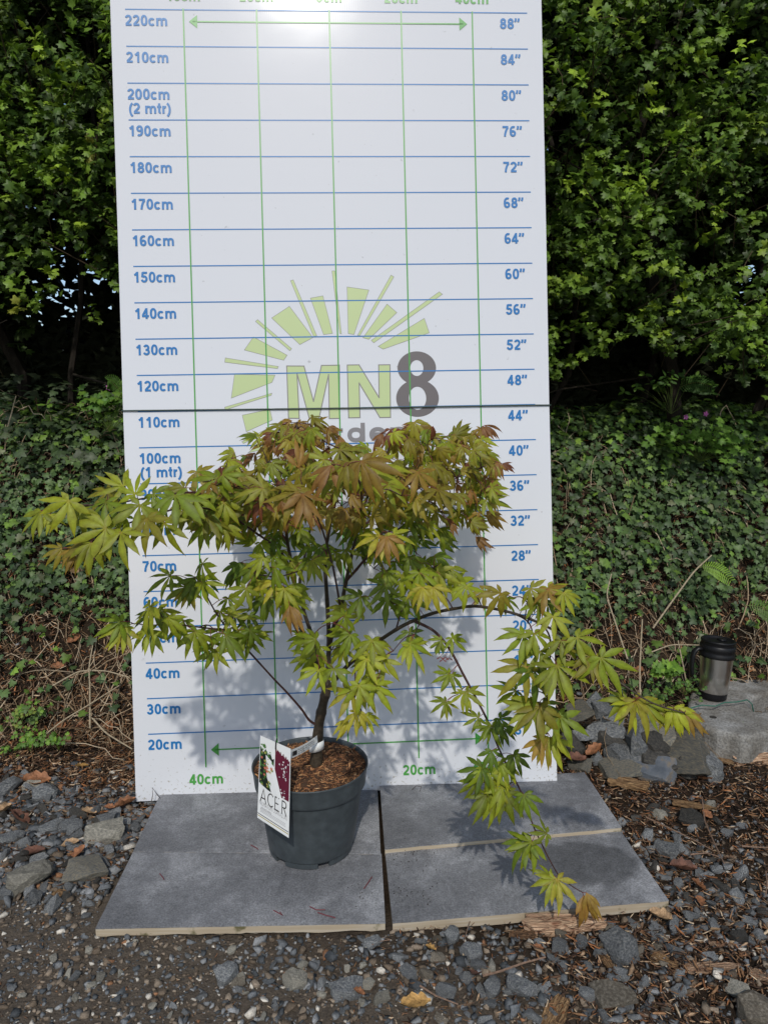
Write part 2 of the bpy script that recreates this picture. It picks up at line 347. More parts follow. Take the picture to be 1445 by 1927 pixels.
# hand-placed single stones
single = [
 (57,1653,42,1,.3,.4,4,'large pale grey-brown boulder with facets at the left edge'),
 (168,1640,46,5,.15,.2,2,'long low tan-topped stone right of the pale boulder'),
 (95,1557,26,2,.2,.3,0,'rounded dark slate above the pale boulder'),
 (133,1560,24,3,.2,.6,0,'flat oval slate with light face in the left gravel'),
 (200,1565,46,0,.2,.35,4,'long pale striped stone near the left slab corner'),
 (178,1563,20,3,.3,.3,0,'grey stone with a pale side left of the striped stone'),
 (252,1550,18,2,.3,1.0,0,'smooth grey oval stone beside the back left slab'),
 (200,1540,26,0,.2,.0,0,'broad flat grey slate behind the striped stone'),
 (20,1575,24,2,.2,.1,0,'blue-black slate chip at the far left edge'),
 (58,1475,18,6,.3,.2,4,'small square buff stone below a rust leaf'),
 (85,1495,30,7,.3,.8,0,'dark jagged slate beside a rust coloured leaf'),
 (15,1480,28,1,.4,.9,0,'leaning dark slate at the left edge of the photo'),
 (553,1836,22,3,.3,.3,4,'round cream cobble in front of the left slab'),
 (427,1828,24,8,.4,.8,0,'angular blue stone left of the cream cobble'),
 (447,1840,13,6,.3,.2,5,'small brown pebble touching the blue angular stone'),
 (650,1858,31,2,.2,.0,0,'dark blue pointed stone right of the cream cobble'),
 (700,1770,18,1,.3,.3,0,'greenish-blue stone under the front slab joint'),
 (716,1870,16,6,.3,.3,4,'pinkish cream stone below the slab joint'),
 (692,1845,12,3,.3,1.,4,'small white quartz pebble right of the dark pointed stone'),
 (1163,1776,37,7,.5,-.9,0,'big dark stone with a white patch right of the split log piece'),
 (1170,1823,17,0,.3,-.5,0,'light blue-grey flake below the big dark stone'),
 (1150,1872,40,4,.2,.1,5,'flat brown stone near the bottom edge right of centre'),
 (1425,1900,36,7,.3,.3,5,'brown rounded stone in the bottom right corner'),
 (925,1855,22,8,.5,.9,0,'blue slate with white streaks in the bottom gravel'),
 (980,1855,27,1,.4,-.8,0,'dark blue wedge slate right of the white-streaked slate'),
 (885,1786,20,3,.3,.2,0,'blue-grey oval stone below the right front slab'),
 (850,1755,20,8,.4,1.,0,'tilted grey stone touching the slab edge'),
 (925,1810,14,6,.4,1.2,4,'pinkish grey upright stone under the right slab'),
 (1050,1775,18,3,.4,1.2,0,'dark upright stone beneath the split log piece'),
 (1110,1683,14,8,.3,.5,0,'grey stone poking out at the right slab edge'),
 (1335,1793,14,0,.2,.0,0,'bluish flat stone at lower right'),
 (1395,1860,22,5,.2,-.7,4,'long pale grey stone pointing down at lower right'),
 (1195,1455,13,6,.3,.5,4,'small round tan stone behind the orange bark chunk'),
 (1240,1527,13,3,.2,.2,4,'pale grey oval pebble in the dark soil right of the slabs'),
 (1335,1510,13,6,.3,.3,4,'cream white pebble among the twigs at right'),
 (1255,1592,26,0,.2,-.5,0,'large flat blue-grey slate right of the slabs'),
 (1300,1538,26,7,.3,-.2,1,'black slate under a strip of bark at right'),
]
pm.append(M_brownstone)
for i, (px, py, hl, v, tx, tz, mi, lab) in enumerate(single):
    p = onz(px, py, .01); d = np.linalg.norm(p-[0, 0, CAMZ]); s = hl/F*d*(.8 if py < 1700 and px < 260 else .92)
    p[2] = gz(p[0], p[1])+s*.3
    stone('stone', p, (s*1.03, s*1.1, s*1.35), (tx*.4, .1*math.sin(i*1.7), tz), v, pm[mi], lab, 'stone')
def strew(n, poly, smin, smax, label, group, mats, seed):
    rs = random.Random(seed); done = 0; tries = 0; used = []
    while done < n and tries < 20000:
        tries += 1
        px = rs.uniform(min(a for a, b in poly), max(a for a, b in poly)); py = rs.uniform(min(b for a, b in poly), max(b for a, b in poly))
        ins = False; j = len(poly)-1
        for i in range(len(poly)):
            (xi, yi), (xj, yj) = poly[i], poly[j]
            if (yi > py) != (yj > py) and px < (xj-xi)*(py-yi)/(yj-yi)+xi: ins = not ins
            j = i
        if not ins: continue
        p = onz(px, py, 0); s = rs.uniform(smin, smax)
        if on_tile(p[0]-s, p[1]+s) or on_tile(p[0]+s, p[1]+s): continue
        if any((p[0]-a)**2+(p[1]-b)**2 < (.75*(s+c))**2 for a, b, c in used): continue
        used.append((p[0], p[1], s)); p[2] = gz(p[0], p[1])+s*.32
        stone('slate_chip', p, (s, s*rs.uniform(.8, 1.1), s*rs.uniform(.8, 1.4)), (rs.gauss(0, .4), rs.gauss(0, .4), rs.uniform(0, 6.3)), rs.randrange(10), rs.choice(mats), label, 'stone', group); done += 1
strew(100, [(0,1450),(140,1470),(270,1530),(240,1620),(170,1740),(0,1680)], .012, .03, 'dark blue-grey slate piece in the gravel left of the slabs', 'slate pieces left of the slabs', [M_slate, M_slate, pm[1]], 3)
strew(75, [(1180,1560),(1330,1590),(1445,1680),(1445,1790),(1290,1740),(1265,1680)], .009, .026, 'dark slate piece in the litter right of the slabs', 'slate pieces right of the slabs', [M_slate, M_slate, pm[1]], 4)
strew(60, [(740,1762),(1130,1740),(1260,1720),(1330,1880),(1250,1927),(760,1927)], .009, .022, 'grey slate piece in the gravel in front of the right slab', 'slate pieces in front of the right slab', [M_slate, M_slate, M_slate, M_brownstone], 5)
strew(40, [(60,1775),(700,1770),(740,1900),(300,1927),(0,1880)], .006, .014, 'small pale or grey pebble in the packed grit in front of the left slab', 'pebbles in front of the left slab', [M_palestone, M_slate, M_palestone], 6)
strew(18, [(1110,1490),(1300,1500),(1400,1560),(1330,1580),(1180,1560)], .011, .022, 'dark slate piece between the rock pile and the right slabs', 'slate pieces below the rock pile', [M_slate, pm[1]], 8)
# ---------------------------------------------------------------- paving slabs
def slabmat(name, stain=None):
    m, nt, b = newmat(name); b.inputs['Specular IOR Level'].default_value = .4
    tc = N(nt, 'ShaderNodeTexCoord')
    n1 = N(nt, 'ShaderNodeTexNoise'); n1.inputs['Scale'].default_value = 5; n1.inputs['Detail'].default_value = 8; n1.inputs['Roughness'].default_value = .65; n1.inputs['Distortion'].default_value = .4
    n2 = N(nt, 'ShaderNodeTexNoise'); n2.inputs['Scale'].default_value = 260; n2.inputs['Detail'].default_value = 4
    n3 = N(nt, 'ShaderNodeTexNoise'); n3.inputs['Scale'].default_value = 38; n3.inputs['Detail'].default_value = 9; n3.inputs['Roughness'].default_value = .75
    for q in (n1, n2, n3): nt.links.new(tc.outputs['Object'], q.inputs['Vector'])
    r = ramp(nt, [(.28, (.105, .106, .111)), (.5, (.168, .170, .177)), (.68, (.28, .282, .29))], n1.outputs['Fac'])
    r2 = ramp(nt, [(.3, (.78,)*3), (.5, (1,)*3), (.72, (1.35,)*3)], n3.outputs['Fac']); r3 = ramp(nt, [(.33, (.72,)*3), (.5, (1,)*3), (.68, (1.3,)*3)], n2.outputs['Fac'])
    a = N(nt, 'ShaderNodeMixRGB', blend_type='MULTIPLY'); a.inputs[0].default_value = 1; nt.links.new(r.outputs[0], a.inputs[1]); nt.links.new(r2.outputs[0], a.inputs[2])
    c = N(nt, 'ShaderNodeMixRGB', blend_type='MULTIPLY'); c.inputs[0].default_value = 1; nt.links.new(a.outputs[0], c.inputs[1]); nt.links.new(r3.outputs[0], c.inputs[2])
    src = c.outputs[0]
    rr = ramp(nt, [(.3, (.5,)*3), (.7, (.7,)*3)], n3.outputs['Fac']); rough = rr.outputs[0]
    if stain:                     # a damp patch with its own outline
        for (sx_, sy_, rx_, ry_, k_) in stain:
            mp = N(nt, 'ShaderNodeMapping'); mp.inputs['Location'].default_value = (-sx_/rx_, -sy_/ry_, 0); mp.inputs['Scale'].default_value = (1/rx_, 1/ry_, 0)
            nt.links.new(tc.outputs['Object'], mp.inputs['Vector'])
            ln = N(nt, 'ShaderNodeVectorMath', operation='LENGTH'); nt.links.new(mp.outputs[0], ln.inputs[0])
            ad = N(nt, 'ShaderNodeMath', operation='MULTIPLY_ADD'); ad.inputs[1].default_value = 1.1; nt.links.new(n1.outputs['Fac'], ad.inputs[0]); nt.links.new(ln.outputs['Value'], ad.inputs[2])
            mr = N(nt, 'ShaderNodeMapRange'); mr.inputs['From Min'].default_value = 1.42; mr.inputs['From Max'].default_value = 1.62; mr.inputs['To Min'].default_value = k_; mr.inputs['To Max'].default_value = 1
            nt.links.new(ad.outputs[0], mr.inputs['Value'])
            sc = N(nt, 'ShaderNodeVectorMath', operation='SCALE'); nt.links.new(src, sc.inputs[0]); nt.links.new(mr.outputs[0], sc.inputs['Scale']); src = sc.outputs[0]
    nt.links.new(src, b.inputs['Base Color']); nt.links.new(rough, b.inputs['Roughness'])
    bp = N(nt, 'ShaderNodeBump'); bp.inputs['Strength'].default_value = .35; bp.inputs['Distance'].default_value = .003
    nt.links.new(n3.outputs['Fac'], bp.inputs['Height']); nt.links.new(bp.outputs[0], b.inputs['Normal'])
    return m
M_body = None
def bodymat():
    m, nt, b = newmat('slab_body'); b.inputs['Roughness'].default_value = .75
    tc = N(nt, 'ShaderNodeTexCoord'); mp = N(nt, 'ShaderNodeMapping'); mp.inputs['Scale'].default_value = (6, 6, 140); nt.links.new(tc.outputs['Object'], mp.inputs['Vector'])
    n = N(nt, 'ShaderNodeTexNoise'); n.inputs['Scale'].default_value = 1; n.inputs['Detail'].default_value = 4; nt.links.new(mp.outputs[0], n.inputs['Vector'])
    r = ramp(nt, [(.35, (.36, .29, .20)), (.5, (.39, .32, .225)), (.6, (.43, .37, .28))], n.outputs['Fac'])
    n2 = N(nt, 'ShaderNodeTexNoise'); n2.inputs['Scale'].default_value = 26; n2.inputs['Detail'].default_value = 7; nt.links.new(tc.outputs['Object'], n2.inputs['Vector'])
    r2 = ramp(nt, [(.6, (1, 1, 1)), (.68, (.3, .32, .2))], n2.outputs['Fac'])
    a = N(nt, 'ShaderNodeMixRGB', blend_type='MULTIPLY'); a.inputs[0].default_value = 1; nt.links.new(r.outputs[0], a.inputs[1]); nt.links.new(r2.outputs[0], a.inputs[2]); nt.links.new(a.outputs[0], b.inputs['Base Color'])
    return m
M_body = bodymat()
def slab(cor, ztop, label, mat, thick=.02, wave=.0, tilt=0):
    """cor: front-left, front-right, back-right, back-left in metres"""
    fl, fr, br, bl = [np.array(c) for c in cor]; c0 = (fl+fr+br+bl)/4
    root = empty('paving_slab', (c0[0], c0[1], ztop-thick), label, 'paving slab', 'grey porcelain slabs under the pot')
    nx, ny = 60, 24
    V, idx = [], {}
    def P(u, v): p = (fl*(1-u)+fr*u)*(1-v)+(bl*(1-u)+br*u)*v; return p-c0
    # glazed face: thin sheet 1.5 mm thick with a slightly chipped edge
    mb = MB()
    top = []; low = []
    for j in range(ny+1):
        for i in range(nx+1):
            u, v = i/nx, j/ny; p = P(u, v); e = (i in (0, nx) or j in (0, ny))
            z = thick + .0007*wob(p[0]*14+ztop*50, p[1]*14, 2)-(.0009 if e else 0)+tilt*p[0]
            top.append((p[0], p[1], z))
    fc = [(j*(nx+1)+i, j*(nx+1)+i+1, (j+1)*(nx+1)+i+1, (j+1)*(nx+1)+i) for j in range(ny) for i in range(nx)]
    per = [i for i in range(nx+1)]+[j*(nx+1)+nx for j in range(1, ny+1)]+[ny*(nx+1)+i for i in range(nx-1, -1, -1)]+[j*(nx+1) for j in range(ny-1, 0, -1)]
    nb = len(top); k = len(per)
    lowv = [(top[i][0], top[i][1], top[i][2]-.002) for i in per]
    fc += [(per[i], nb+i, nb+(i+1) % k, per[(i+1) % k]) for i in range(k)]
    mb.add(top+lowv, fc); mb.build('glazed_face', mat, root, smooth=False)
    # biscuit body with a ribbed underside
    mb = MB(); ins = .9985
    up = [(top[i][0]*ins, top[i][1]*ins, top[i][2]-.0021) for i in per]
    dn = []
    for i in per:
        x, y, z = top[i]; dn.append((x*ins, y*ins, z-thick+(.0035 if wave else .001)*(abs(math.sin(x*52+math.sin(x*17)*2))*wave+.15*math.sin(x*31))))
    fc = [(i, k+i, k+(i+1) % k, (i+1) % k) for i in range(k)]+[tuple(range(k)), tuple(range(k, 2*k))[::-1]]
    mb.add(up+dn, fc); mb.build('slab_body', M_body, root)
    return root
ML = slabmat('slab_stone')
MR = slabmat('slab_stone_damp', [(.17, .03, .13, .085, .6)])
slab([(-.600,1.346),(.003,1.362),(-.006,1.600),(-.613,1.612)], .022, 'grey slab at the front left with the pot standing over its back edge', ML, wave=1)
slab([(-.612,1.606),(-.008,1.596),(-.018,1.89),(-.630,1.90)], .0245, 'grey slab at the back left behind the pot under the white board', slabmat('slab_stone_back'), thick=.022, wave=1)
slab([(.018,1.362),(.626,1.432),(.606,1.71),(.002,1.62)], .022, 'front right slab with a dark damp patch at its right side', MR, thick=.024, wave=.25)
slab([(.002,1.600),(.608,1.692),(.592,1.975),(-.012,1.905)], .034, 'back right slab lying slightly over the front right one', slabmat('slab_stone_right'), thick=.02, wave=1)
# crumbs of soil and fallen red leaf stalks on the slabs
def bits(n, cx, cy, r, z, c, s0, s1):
    x = rng.normal(cx, r, n); y = rng.normal(cy, r*.7, n); s = rng.uniform(s0, s1, n)
    k = (x > -.57) & (x < .58) & (y > 1.39+np.clip(x,0,1)*.11) & (y < 1.86) & ((np.abs(x+.0) > .02)); x, y, s = x[k], y[k], s[k]
    z = np.where(x > 0, np.where(y > 1.62+x*.15, .0365, .0245), np.where(y > 1.6, .0268, .0240))
    return scatter(grit_t, np.stack([x, y, z], 1), randrot(len(x)), s, np.tile(np.array(c), (len(x), 1)))
Bs = [bits(60, .06, 1.45, .03, .02, (.03, .025, .02), .0006, .0022), bits(40, -.03, 1.46, .05, .02, (.03, .025, .02), .0006, .002), bits(260, -.1, 1.6, .4, .02, (.03, .025, .02), .0004, .0014),
      bits(50, .05, 1.58, .03, .02, (.03, .022, .015), .0005, .002), bits(120, 0, 1.6, .35, .02, (.35, .33, .3), .0004, .0009)]
off = 0; Vs, Fs, Cs = [], [], []
for V, Fc, C in Bs: Vs.append(V); Fs.append(Fc+off); Cs.append(C); off += len(V)
tag(link('soil_crumbs', fastmesh('soil_crumbs', np.concatenate(Vs), np.concatenate(Fs), np.concatenate(Cs)), M_grit), 'dark soil crumbs sprinkled over the grey slabs', 'soil', kind='stuff')
for k, (pts, lab) in enumerate([([(301,1644),(306,1650),(309,1655)], 'short red leaf stalk left on the front left slab'), ([(515,1713),(524,1718),(532,1722),(527,1716)], 'curled red stalk in front of the pot'),
        ([(583,1706),(595,1712),(612,1712)], 'upper of two long red stalks near the slab front edge'), ([(598,1717),(612,1722),(631,1727)], 'lower of two long red stalks near the slab front edge'), ([(685,1672),(692,1662),(700,1650)], 'straight red stalk beside the slab joint'),
        ([(472,1590),(480,1594),(486,1598)], 'small red stalk left of the pot on the back slab')]):
    mb = MB(); P = np.array([onz(x, y, .0262 if y > 1606 else .0285) for x, y in pts]); c = P.mean(0); mb.tube(P-c, .0011, 5)
    o = mb.build('leaf_stalk', plain('red_stalk', (.14, .02, .025), .5) if k == 0 else bpy.data.materials['red_stalk'], None); o.location = c; tag(o, lab, 'leaf stalk', 'fallen red leaf stalks on the slabs')

# ---------------------------------------------------------------- plant pot with bark compost
PX, PY, PZ = -.180, 1.638, .0245
M_pot = plain('pot_plastic', (.047, .057, .062), .42, spec=.45, bump=.08, bscale=120, var=.22, vscale=45)
root = empty('plant_pot', (PX, PY, PZ), 'round dark grey plastic pot with a deep rim, holding the maple', 'plant pot')
def lathe(prof, n=96, notch=None):
    V, Fc = [], []
    for (r, z) in prof:
        for k in range(n): t = 2*math.pi*k/n; V.append((r*math.cos(t), r*math.sin(t), z))
    for i in range(len(prof)-1):
        for k in range(n): Fc.append((i*n+k, i*n+(k+1) % n, (i+1)*n+(k+1) % n, (i+1)*n+k))
    return V, Fc
mb = MB(); mb.add(*lathe([(.02, .010), (.098, .010), (.1045, .0115), (.1062, .016), (.114, .07), (.1225, .130), (.1275, .163)])); mb.build('pot_wall', M_pot, root, smooth=True)
mb = MB(); mb.add(*lathe([(.1272, .162), (.133, .1635), (.1348, .166), (.1352, .169), (.1356, .172), (.1370, .185), (.1385, .198), (.1394, .206), (.1407, .2085), (.1415, .2105), (.1415, .2125), (.1405, .2135), (.1385, .213), (.1372, .209), (.1325, .18), (.1262, .168), (.1225, .14)]))
mb.build('pot_rim', M_pot, root, smooth=True)
mb = MB()
for k in range(6):                                  # feet with drainage gaps between them
    a0 = R(60*k+8-90+22); a1 = R(60*k+52-90+22); nn = 12
    V = []; 
    for i in range(nn+1):
        a = a0+(a1-a0)*i/nn
        for r, z in ((.104, 0.0), (.1055, .0125), (.09, .0125), (.09, 0.0)): V.append((r*math.cos(a), r*math.sin(a), z))
    Fc = [(i*4+j, i*4+4+j, i*4+4+(j+1) % 4, i*4+(j+1) % 4) for i in range(nn) for j in range(4)]+[(3, 2, 1, 0), (nn*4, nn*4+1, nn*4+2, nn*4+3)]
    mb.add(V, Fc)
mb.build('pot_foot_ring', M_pot, root)
# compost: domed sheet + shredded bark, rests inside the pot
SZ = PZ+.201
def soilz(x, y):
    r = np.hypot(x, y); return .010*np.clip(1-(r/.13)**2, 0, 1)+.006*wob(x*16, y*16, 4)*np.clip(1.2-r/.13, 0, 1)
mb = MB(); V = [(0, 0, float(soilz(0, 0)))]; nr, na = 14, 60
for i in range(1, nr+1):
    for k in range(na):
        r = .1365*i/nr; t = 2*math.pi*k/na; V.append((r*math.cos(t), r*math.sin(t), float(soilz(r*math.cos(t), r*math.sin(t)))))
Fc = [(0, 1+k, 1+(k+1) % na) for k in range(na)]+[(1+i*na+k, 1+(i+1)*na+k, 1+(i+1)*na+(k+1) % na, 1+i*na+(k+1) % na) for i in range(nr-1) for k in range(na)]
mb.add(V, Fc, (.07, .04, .025))
def shred_t(seed):
    rs = np.random.default_rng(seed); n = 5; V = []
    for i in range(n):
        t = i/(n-1)-.5; wv = .5*(1-(2*t)**4*.7); cz = rs.normal(0, .12)+.25*t*t*rs.normal()
        V += [(t, -wv, cz), (t, wv, cz+rs.normal(0, .2)), (t, 0, cz+.5)]
    V = np.array(V); V[:, 1:] += rs.normal(0, .12, (len(V), 2))
    Fc = []
    for i in range(n-1):
        a = i*3; bq = a+3
        Fc += [(a, a+2, bq+2), (a, bq+2, bq), (a+2, a+1, bq+1), (a+2, bq+1, bq+2), (a+1, a, bq), (a+1, bq, bq+1)]
    return V, np.array(Fc)
shreds = [shred_t(k) for k in range(8)]
BARK = [(.3, .14, .06), (.2, .09, .045), (.42, .22, .1), (.11, .05, .028), (.5, .32, .17)]
n = 2600; r = .134*np.sqrt(rng.uniform(size=n)); t = rng.uniform(0, 6.28, n); x = r*np.cos(t); y = r*np.sin(t)
L = .004+.02*rng.beta(1.3, 4, n); Dv = np.stack([np.cos(a := rng.uniform(0, 6.28, n)), np.sin(a), rng.normal(0, .28, n)], 1); Nv = np.stack([rng.normal(0, .4, n), rng.normal(0, .4, n), np.ones(n)], 1)
Fr = frames(Dv, Nv)[:, :, [1, 0, 2]]; 
V, Fq, C = scatter(shreds, np.stack([x, y, soilz(x, y)+.001+.002*rng.uniform(size=n)], 1), Fr, np.stack([L, L*rng.uniform(.12, .3, n), L*.1], 1), palette(BARK, [4, 4, 2.2, 3, .6], n))
mb.add(V, [tuple(q) for q in Fq.tolist()], C)
o = mb.build('bark_compost', M_dry); o.location = (PX, PY, SZ); tag(o, 'shredded orange-brown bark compost filling the pot', 'compost', kind='stuff')

# ---------------------------------------------------------------- the measuring board
org = Vector((-.09768, 1.88982, .00642)); br_ = Vector((.99839, .05354, .01871)); bu_ = Vector((-.02481, .11556, .99299)); bn_ = br_.cross(bu_)
Mb = Matrix((( *[br_[0], bu_[0], bn_[0]], org[0]), (*[br_[1], bu_[1], bn_[1]], org[1]), (*[br_[2], bu_[2], bn_[2]], org[2]), (0, 0, 0, 1)))
board = empty('height_chart_board', label='tall white board printed with a blue centimetre and inch grid, standing behind the potted maple', cat='measuring board'); board.matrix_world = Mb
m, nt, b = newmat('board_plastic'); b.inputs['Base Color'].default_value = (.625, .64, .665, 1); b.inputs['Roughness'].default_value = .088; b.inputs['Specular IOR Level'].default_value = .42
tc = N(nt, 'ShaderNodeTexCoord'); sx = N(nt, 'ShaderNodeSeparateXYZ'); nt.links.new(tc.outputs['Object'], sx.inputs[0])
mm = N(nt, 'ShaderNodeMath', operation='MULTIPLY'); mm.inputs[1].default_value = 2*math.pi/.0052; nt.links.new(sx.outputs['X'], mm.inputs[0])
sn = N(nt, 'ShaderNodeMath', operation='SINE'); nt.links.new(mm.outputs[0], sn.inputs[0])
nz = N(nt, 'ShaderNodeTexNoise'); nz.inputs['Scale'].default_value = 3; nz.inputs['Detail'].default_value = 3; nt.links.new(tc.outputs['Object'], nz.inputs['Vector'])
b1 = N(nt, 'ShaderNodeBump'); b1.inputs['Strength'].default_value = 1; b1.inputs['Distance'].default_value = .000011; nt.links.new(sn.outputs[0], b1.inputs['Height'])
b2 = N(nt, 'ShaderNodeBump'); b2.inputs['Strength'].default_value = .5; b2.inputs['Distance'].default_value = .002; nt.links.new(nz.outputs['Fac'], b2.inputs['Height']); nt.links.new(b1.outputs[0], b2.inputs['Normal'])
nt.links.new(b2.outputs[0], b.inputs['Normal'])
nd = N(nt, 'ShaderNodeTexNoise'); nd.inputs['Scale'].default_value = 45; nd.inputs['Detail'].default_value = 7; nt.links.new(tc.outputs['Object'], nd.inputs['Vector'])
rd = ramp(nt, [(.22, (.42, .42, .43)), (.3, (.63, .643, .67)), (.6, (.63, .643, .67))], nd.outputs['Fac'])
ns_ = N(nt, 'ShaderNodeTexNoise'); ns_.inputs['Scale'].default_value = 130; ns_.inputs['Detail'].default_value = 4; nt.links.new(tc.outputs['Object'], ns_.inputs['Vector'])
hm = N(nt, 'ShaderNodeMapRange'); hm.inputs['From Min'].default_value = .0; hm.inputs['From Max'].default_value = .22; hm.inputs['To Min'].default_value = .10; hm.inputs['To Max'].default_value = -.06; nt.links.new(sx.outputs['Y'], hm.inputs['Value'])
sa = N(nt, 'ShaderNodeMath', operation='ADD'); nt.links.new(ns_.outputs['Fac'], sa.inputs[0]); nt.links.new(hm.outputs[0], sa.inputs[1])
sr = ramp(nt, [(.66, (1, 1, 1)), (.74, (.62, .58, .5))], sa.outputs[0]); sm = N(nt, 'ShaderNodeMixRGB', blend_type='MULTIPLY'); sm.inputs[0].default_value = 1
nt.links.new(rd.outputs[0], sm.inputs[1]); nt.links.new(sr.outputs[0], sm.inputs[2]); nt.links.new(sm.outputs[0], b.inputs['Base Color'])
M_board = m
mb = MB(); W2, HT = .597, 2.425; nx = 60; T = .006
ys = [.012, .3, .8, 1.1, 1.6, 2.2, HT]
def edge(v): return .0015*math.sin(v*9)+.001*math.sin(v*31)
V = []
for z in (0, -T):
    for v in ys:
        for i in range(nx+1): u = -W2+2*W2*i/nx; V.append((u+edge(v)*(abs(u) > W2*.99), v, z))
k = (nx+1); q = len(ys)*k
Fc = []
for j in range(len(ys)-1):
    for i in range(nx):
        a = j*k+i; Fc += [(a, a+1, a+k+1, a+k), (q+a+k, q+a+k+1, q+a+1, q+a)]
for j in range(len(ys)-1): a = j*k; Fc += [(a, a+k, q+a+k, q+a)]; a = j*k+nx; Fc += [(a+k, a, q+a, q+a+k)]
for i in range(nx): Fc += [(q+i, q+i+1, i+1, i)]; a = (len(ys)-1)*k+i; Fc += [(a, a+1, q+a+1, q+a)]
mb.add(V, Fc); mb.build('panel', M_board, board)
M_blue = plain('print_blue', (.003, .145, .40), .4); M_green = plain('print_green', (.06, .30, .05), .35)
M_lime = plain('print_lime', (.45, .54, .26), .4); M_grey = plain('print_grey', (.12, .105, .105), .4); M_lgrey = plain('print_outline', (.2, .19, .18), .4)
def rect(mb, u0, v0, u1, v1, z): mb.add([(u0, v0, z), (u1, v0, z), (u1, v1, z), (u0, v1, z)], [(0, 1, 2, 3)])
for k in range(20, 221, 10):
    mb = MB(); rect(mb, -.557, k/100-.0016, .556, k/100+.0016, .0006); mb.build('centimetre_line', M_blue, board)
for u in (-.4, -.2, 0, .2, .4):
    mb = MB(); rect(mb, u-.0019, .10, u+.0019, 2.203, .0008); mb.build('width_line', M_green, board)
for v, u1 in ((2.168, .384), (.149, .384)):
    mb = MB(); rect(mb, -.375, v-.0019, u1-.01, v+.0019, .0011)
    for s in (-1, 1): mb.add([(s*.385, v, .0011), (s*.363, v-.018, .0011), (s*.363, v+.018, .0011)], [(0, 1, 2) if s < 0 else (0, 2, 1)])
    mb.build('width_arrow', M_green, board)
def arc(cx, cy, rx, ry, a0, a1, n=14, p=2.3):
    out = []
    for i in range(n+1):
        a = R(a0+(a1-a0)*i/n); c, q = math.cos(a), math.sin(a); out.append((cx+rx*math.copysign(abs(c)**(2/p), c), cy+ry*math.copysign(abs(q)**(2/p), q)))
    return out
TW = .195
GL = {  # sans bold letters as stroke centre lines; height of a capital = 1
 '0': (.76, [arc(.385, .5, .225, .405, 90, 450, 32)]), '1': (.76, [[(.46, 0), (.46, 1)], [(.16, .70), (.30, .76), (.44, .92)]]),
 '2': (.76, [arc(.37, .68, .23, .225, 165, -20, 14, 2)+[(.52, .48), (.16, .14)], [(.10, .095), (.68, .095)]]),
 '3': (.76, [arc(.36, .70, .20, .205, 160, -90, 14, 2), arc(.36, .30, .235, .21, 90, -165, 16, 2), [(.28, .495), (.40, .495)]]),
 '4': (.76, [[(.50, .97), (.12, .32)], [(.04, .265), (.72, .265)], [(.49, 0), (.49, 1)]]),
 '5': (.76, [[(.66, .905), (.20, .905)], [(.23, .95), (.18, .50)], arc(.36, .33, .235, .24, 135, -165, 18, 2)]),
 '6': (.76, [arc(.385, .30, .215, .21, 90, 450, 24, 2), arc(.42, .50, .27, .41, 60, 225, 14, 2.2)]),
 '7': (.76, [[(.08, .905), (.68, .905)], [(.63, .86), (.46, .60), (.36, .30), (.32, 0)]]),
 '8': (.76, [arc(.385, .715, .19, .19, 90, 450, 24, 2), arc(.385, .29, .225, .20, 90, 450, 24, 2)]),
 '9': (.76, [arc(.375, .70, .215, .21, 90, 450, 24, 2), arc(.34, .50, .27, .41, -120, 45, 14, 2.2)]),
 'c': (.74, [arc(.37, .365, .235, .28, 40, 320, 18, 2.2)]), 'm': (1.20, [[(.17, 0), (.17, .725)], arc(.385, .43, .215, .21, 175, 0, 10, 2.2)+[(.60, 0)], arc(.815, .43, .215, .21, 175, 0, 10, 2.2)+[(1.03, 0)]]),
 't': (.47, [[(.235, .95), (.235, .22)]+arc(.36, .2, .125, .115, 180, 280, 6, 2), [(.03, .64), (.43, .64)]]), 'r': (.53, [[(.17, 0), (.17, .725)], arc(.40, .40, .23, .22, 175, 80, 8, 2)]),
 '(': (.46, [arc(.62, .36, .42, .66, 115, 245, 14, 2)]), ')': (.46, [arc(-.16, .36, .42, .66, 65, -65, 14, 2)]), ' ': (.39, []),
 '\u201d': (.70, [[(.15, 1.0), (.15, .84), (.08, .66)], [(.45, 1.0), (.45, .84), (.38, .66)]]),
 'g': (.85, [arc(.40, .365, .235, .28, 0, 360, 24, 2.2), [(.66, .725), (.66, -.02)]+arc(.40, -.03, .26, .17, 0, -160, 10, 2)]), 'a': (.78, [arc(.36, .46, .22, .185, 160, 0, 10, 2)+[(.59, .10), (.66, .02)], arc(.33, .215, .19, .135, 60, 300, 14, 2)+[(.56, .2)], [(.38, .35), (.56, .40)]]),
 'd': (.85, [arc(.40, .365, .235, .28, 0, 360, 24, 2.2), [(.67, 0), (.67, 1)]]), 'e': (.77, [arc(.385, .365, .24, .28, -45, -360, 22, 2.2), [(.17, .37), (.66, .37)]]),
 'n': (.85, [[(.17, 0), (.17, .725)], arc(.42, .40, .25, .24, 175, 0, 10, 2.2)+[(.67, 0)]]), 's': (.74, [arc(.35, .52, .21, .13, 20, 225, 10, 2)+arc(.36, .21, .22, .13, 60, -160, 12, 2)]),
}
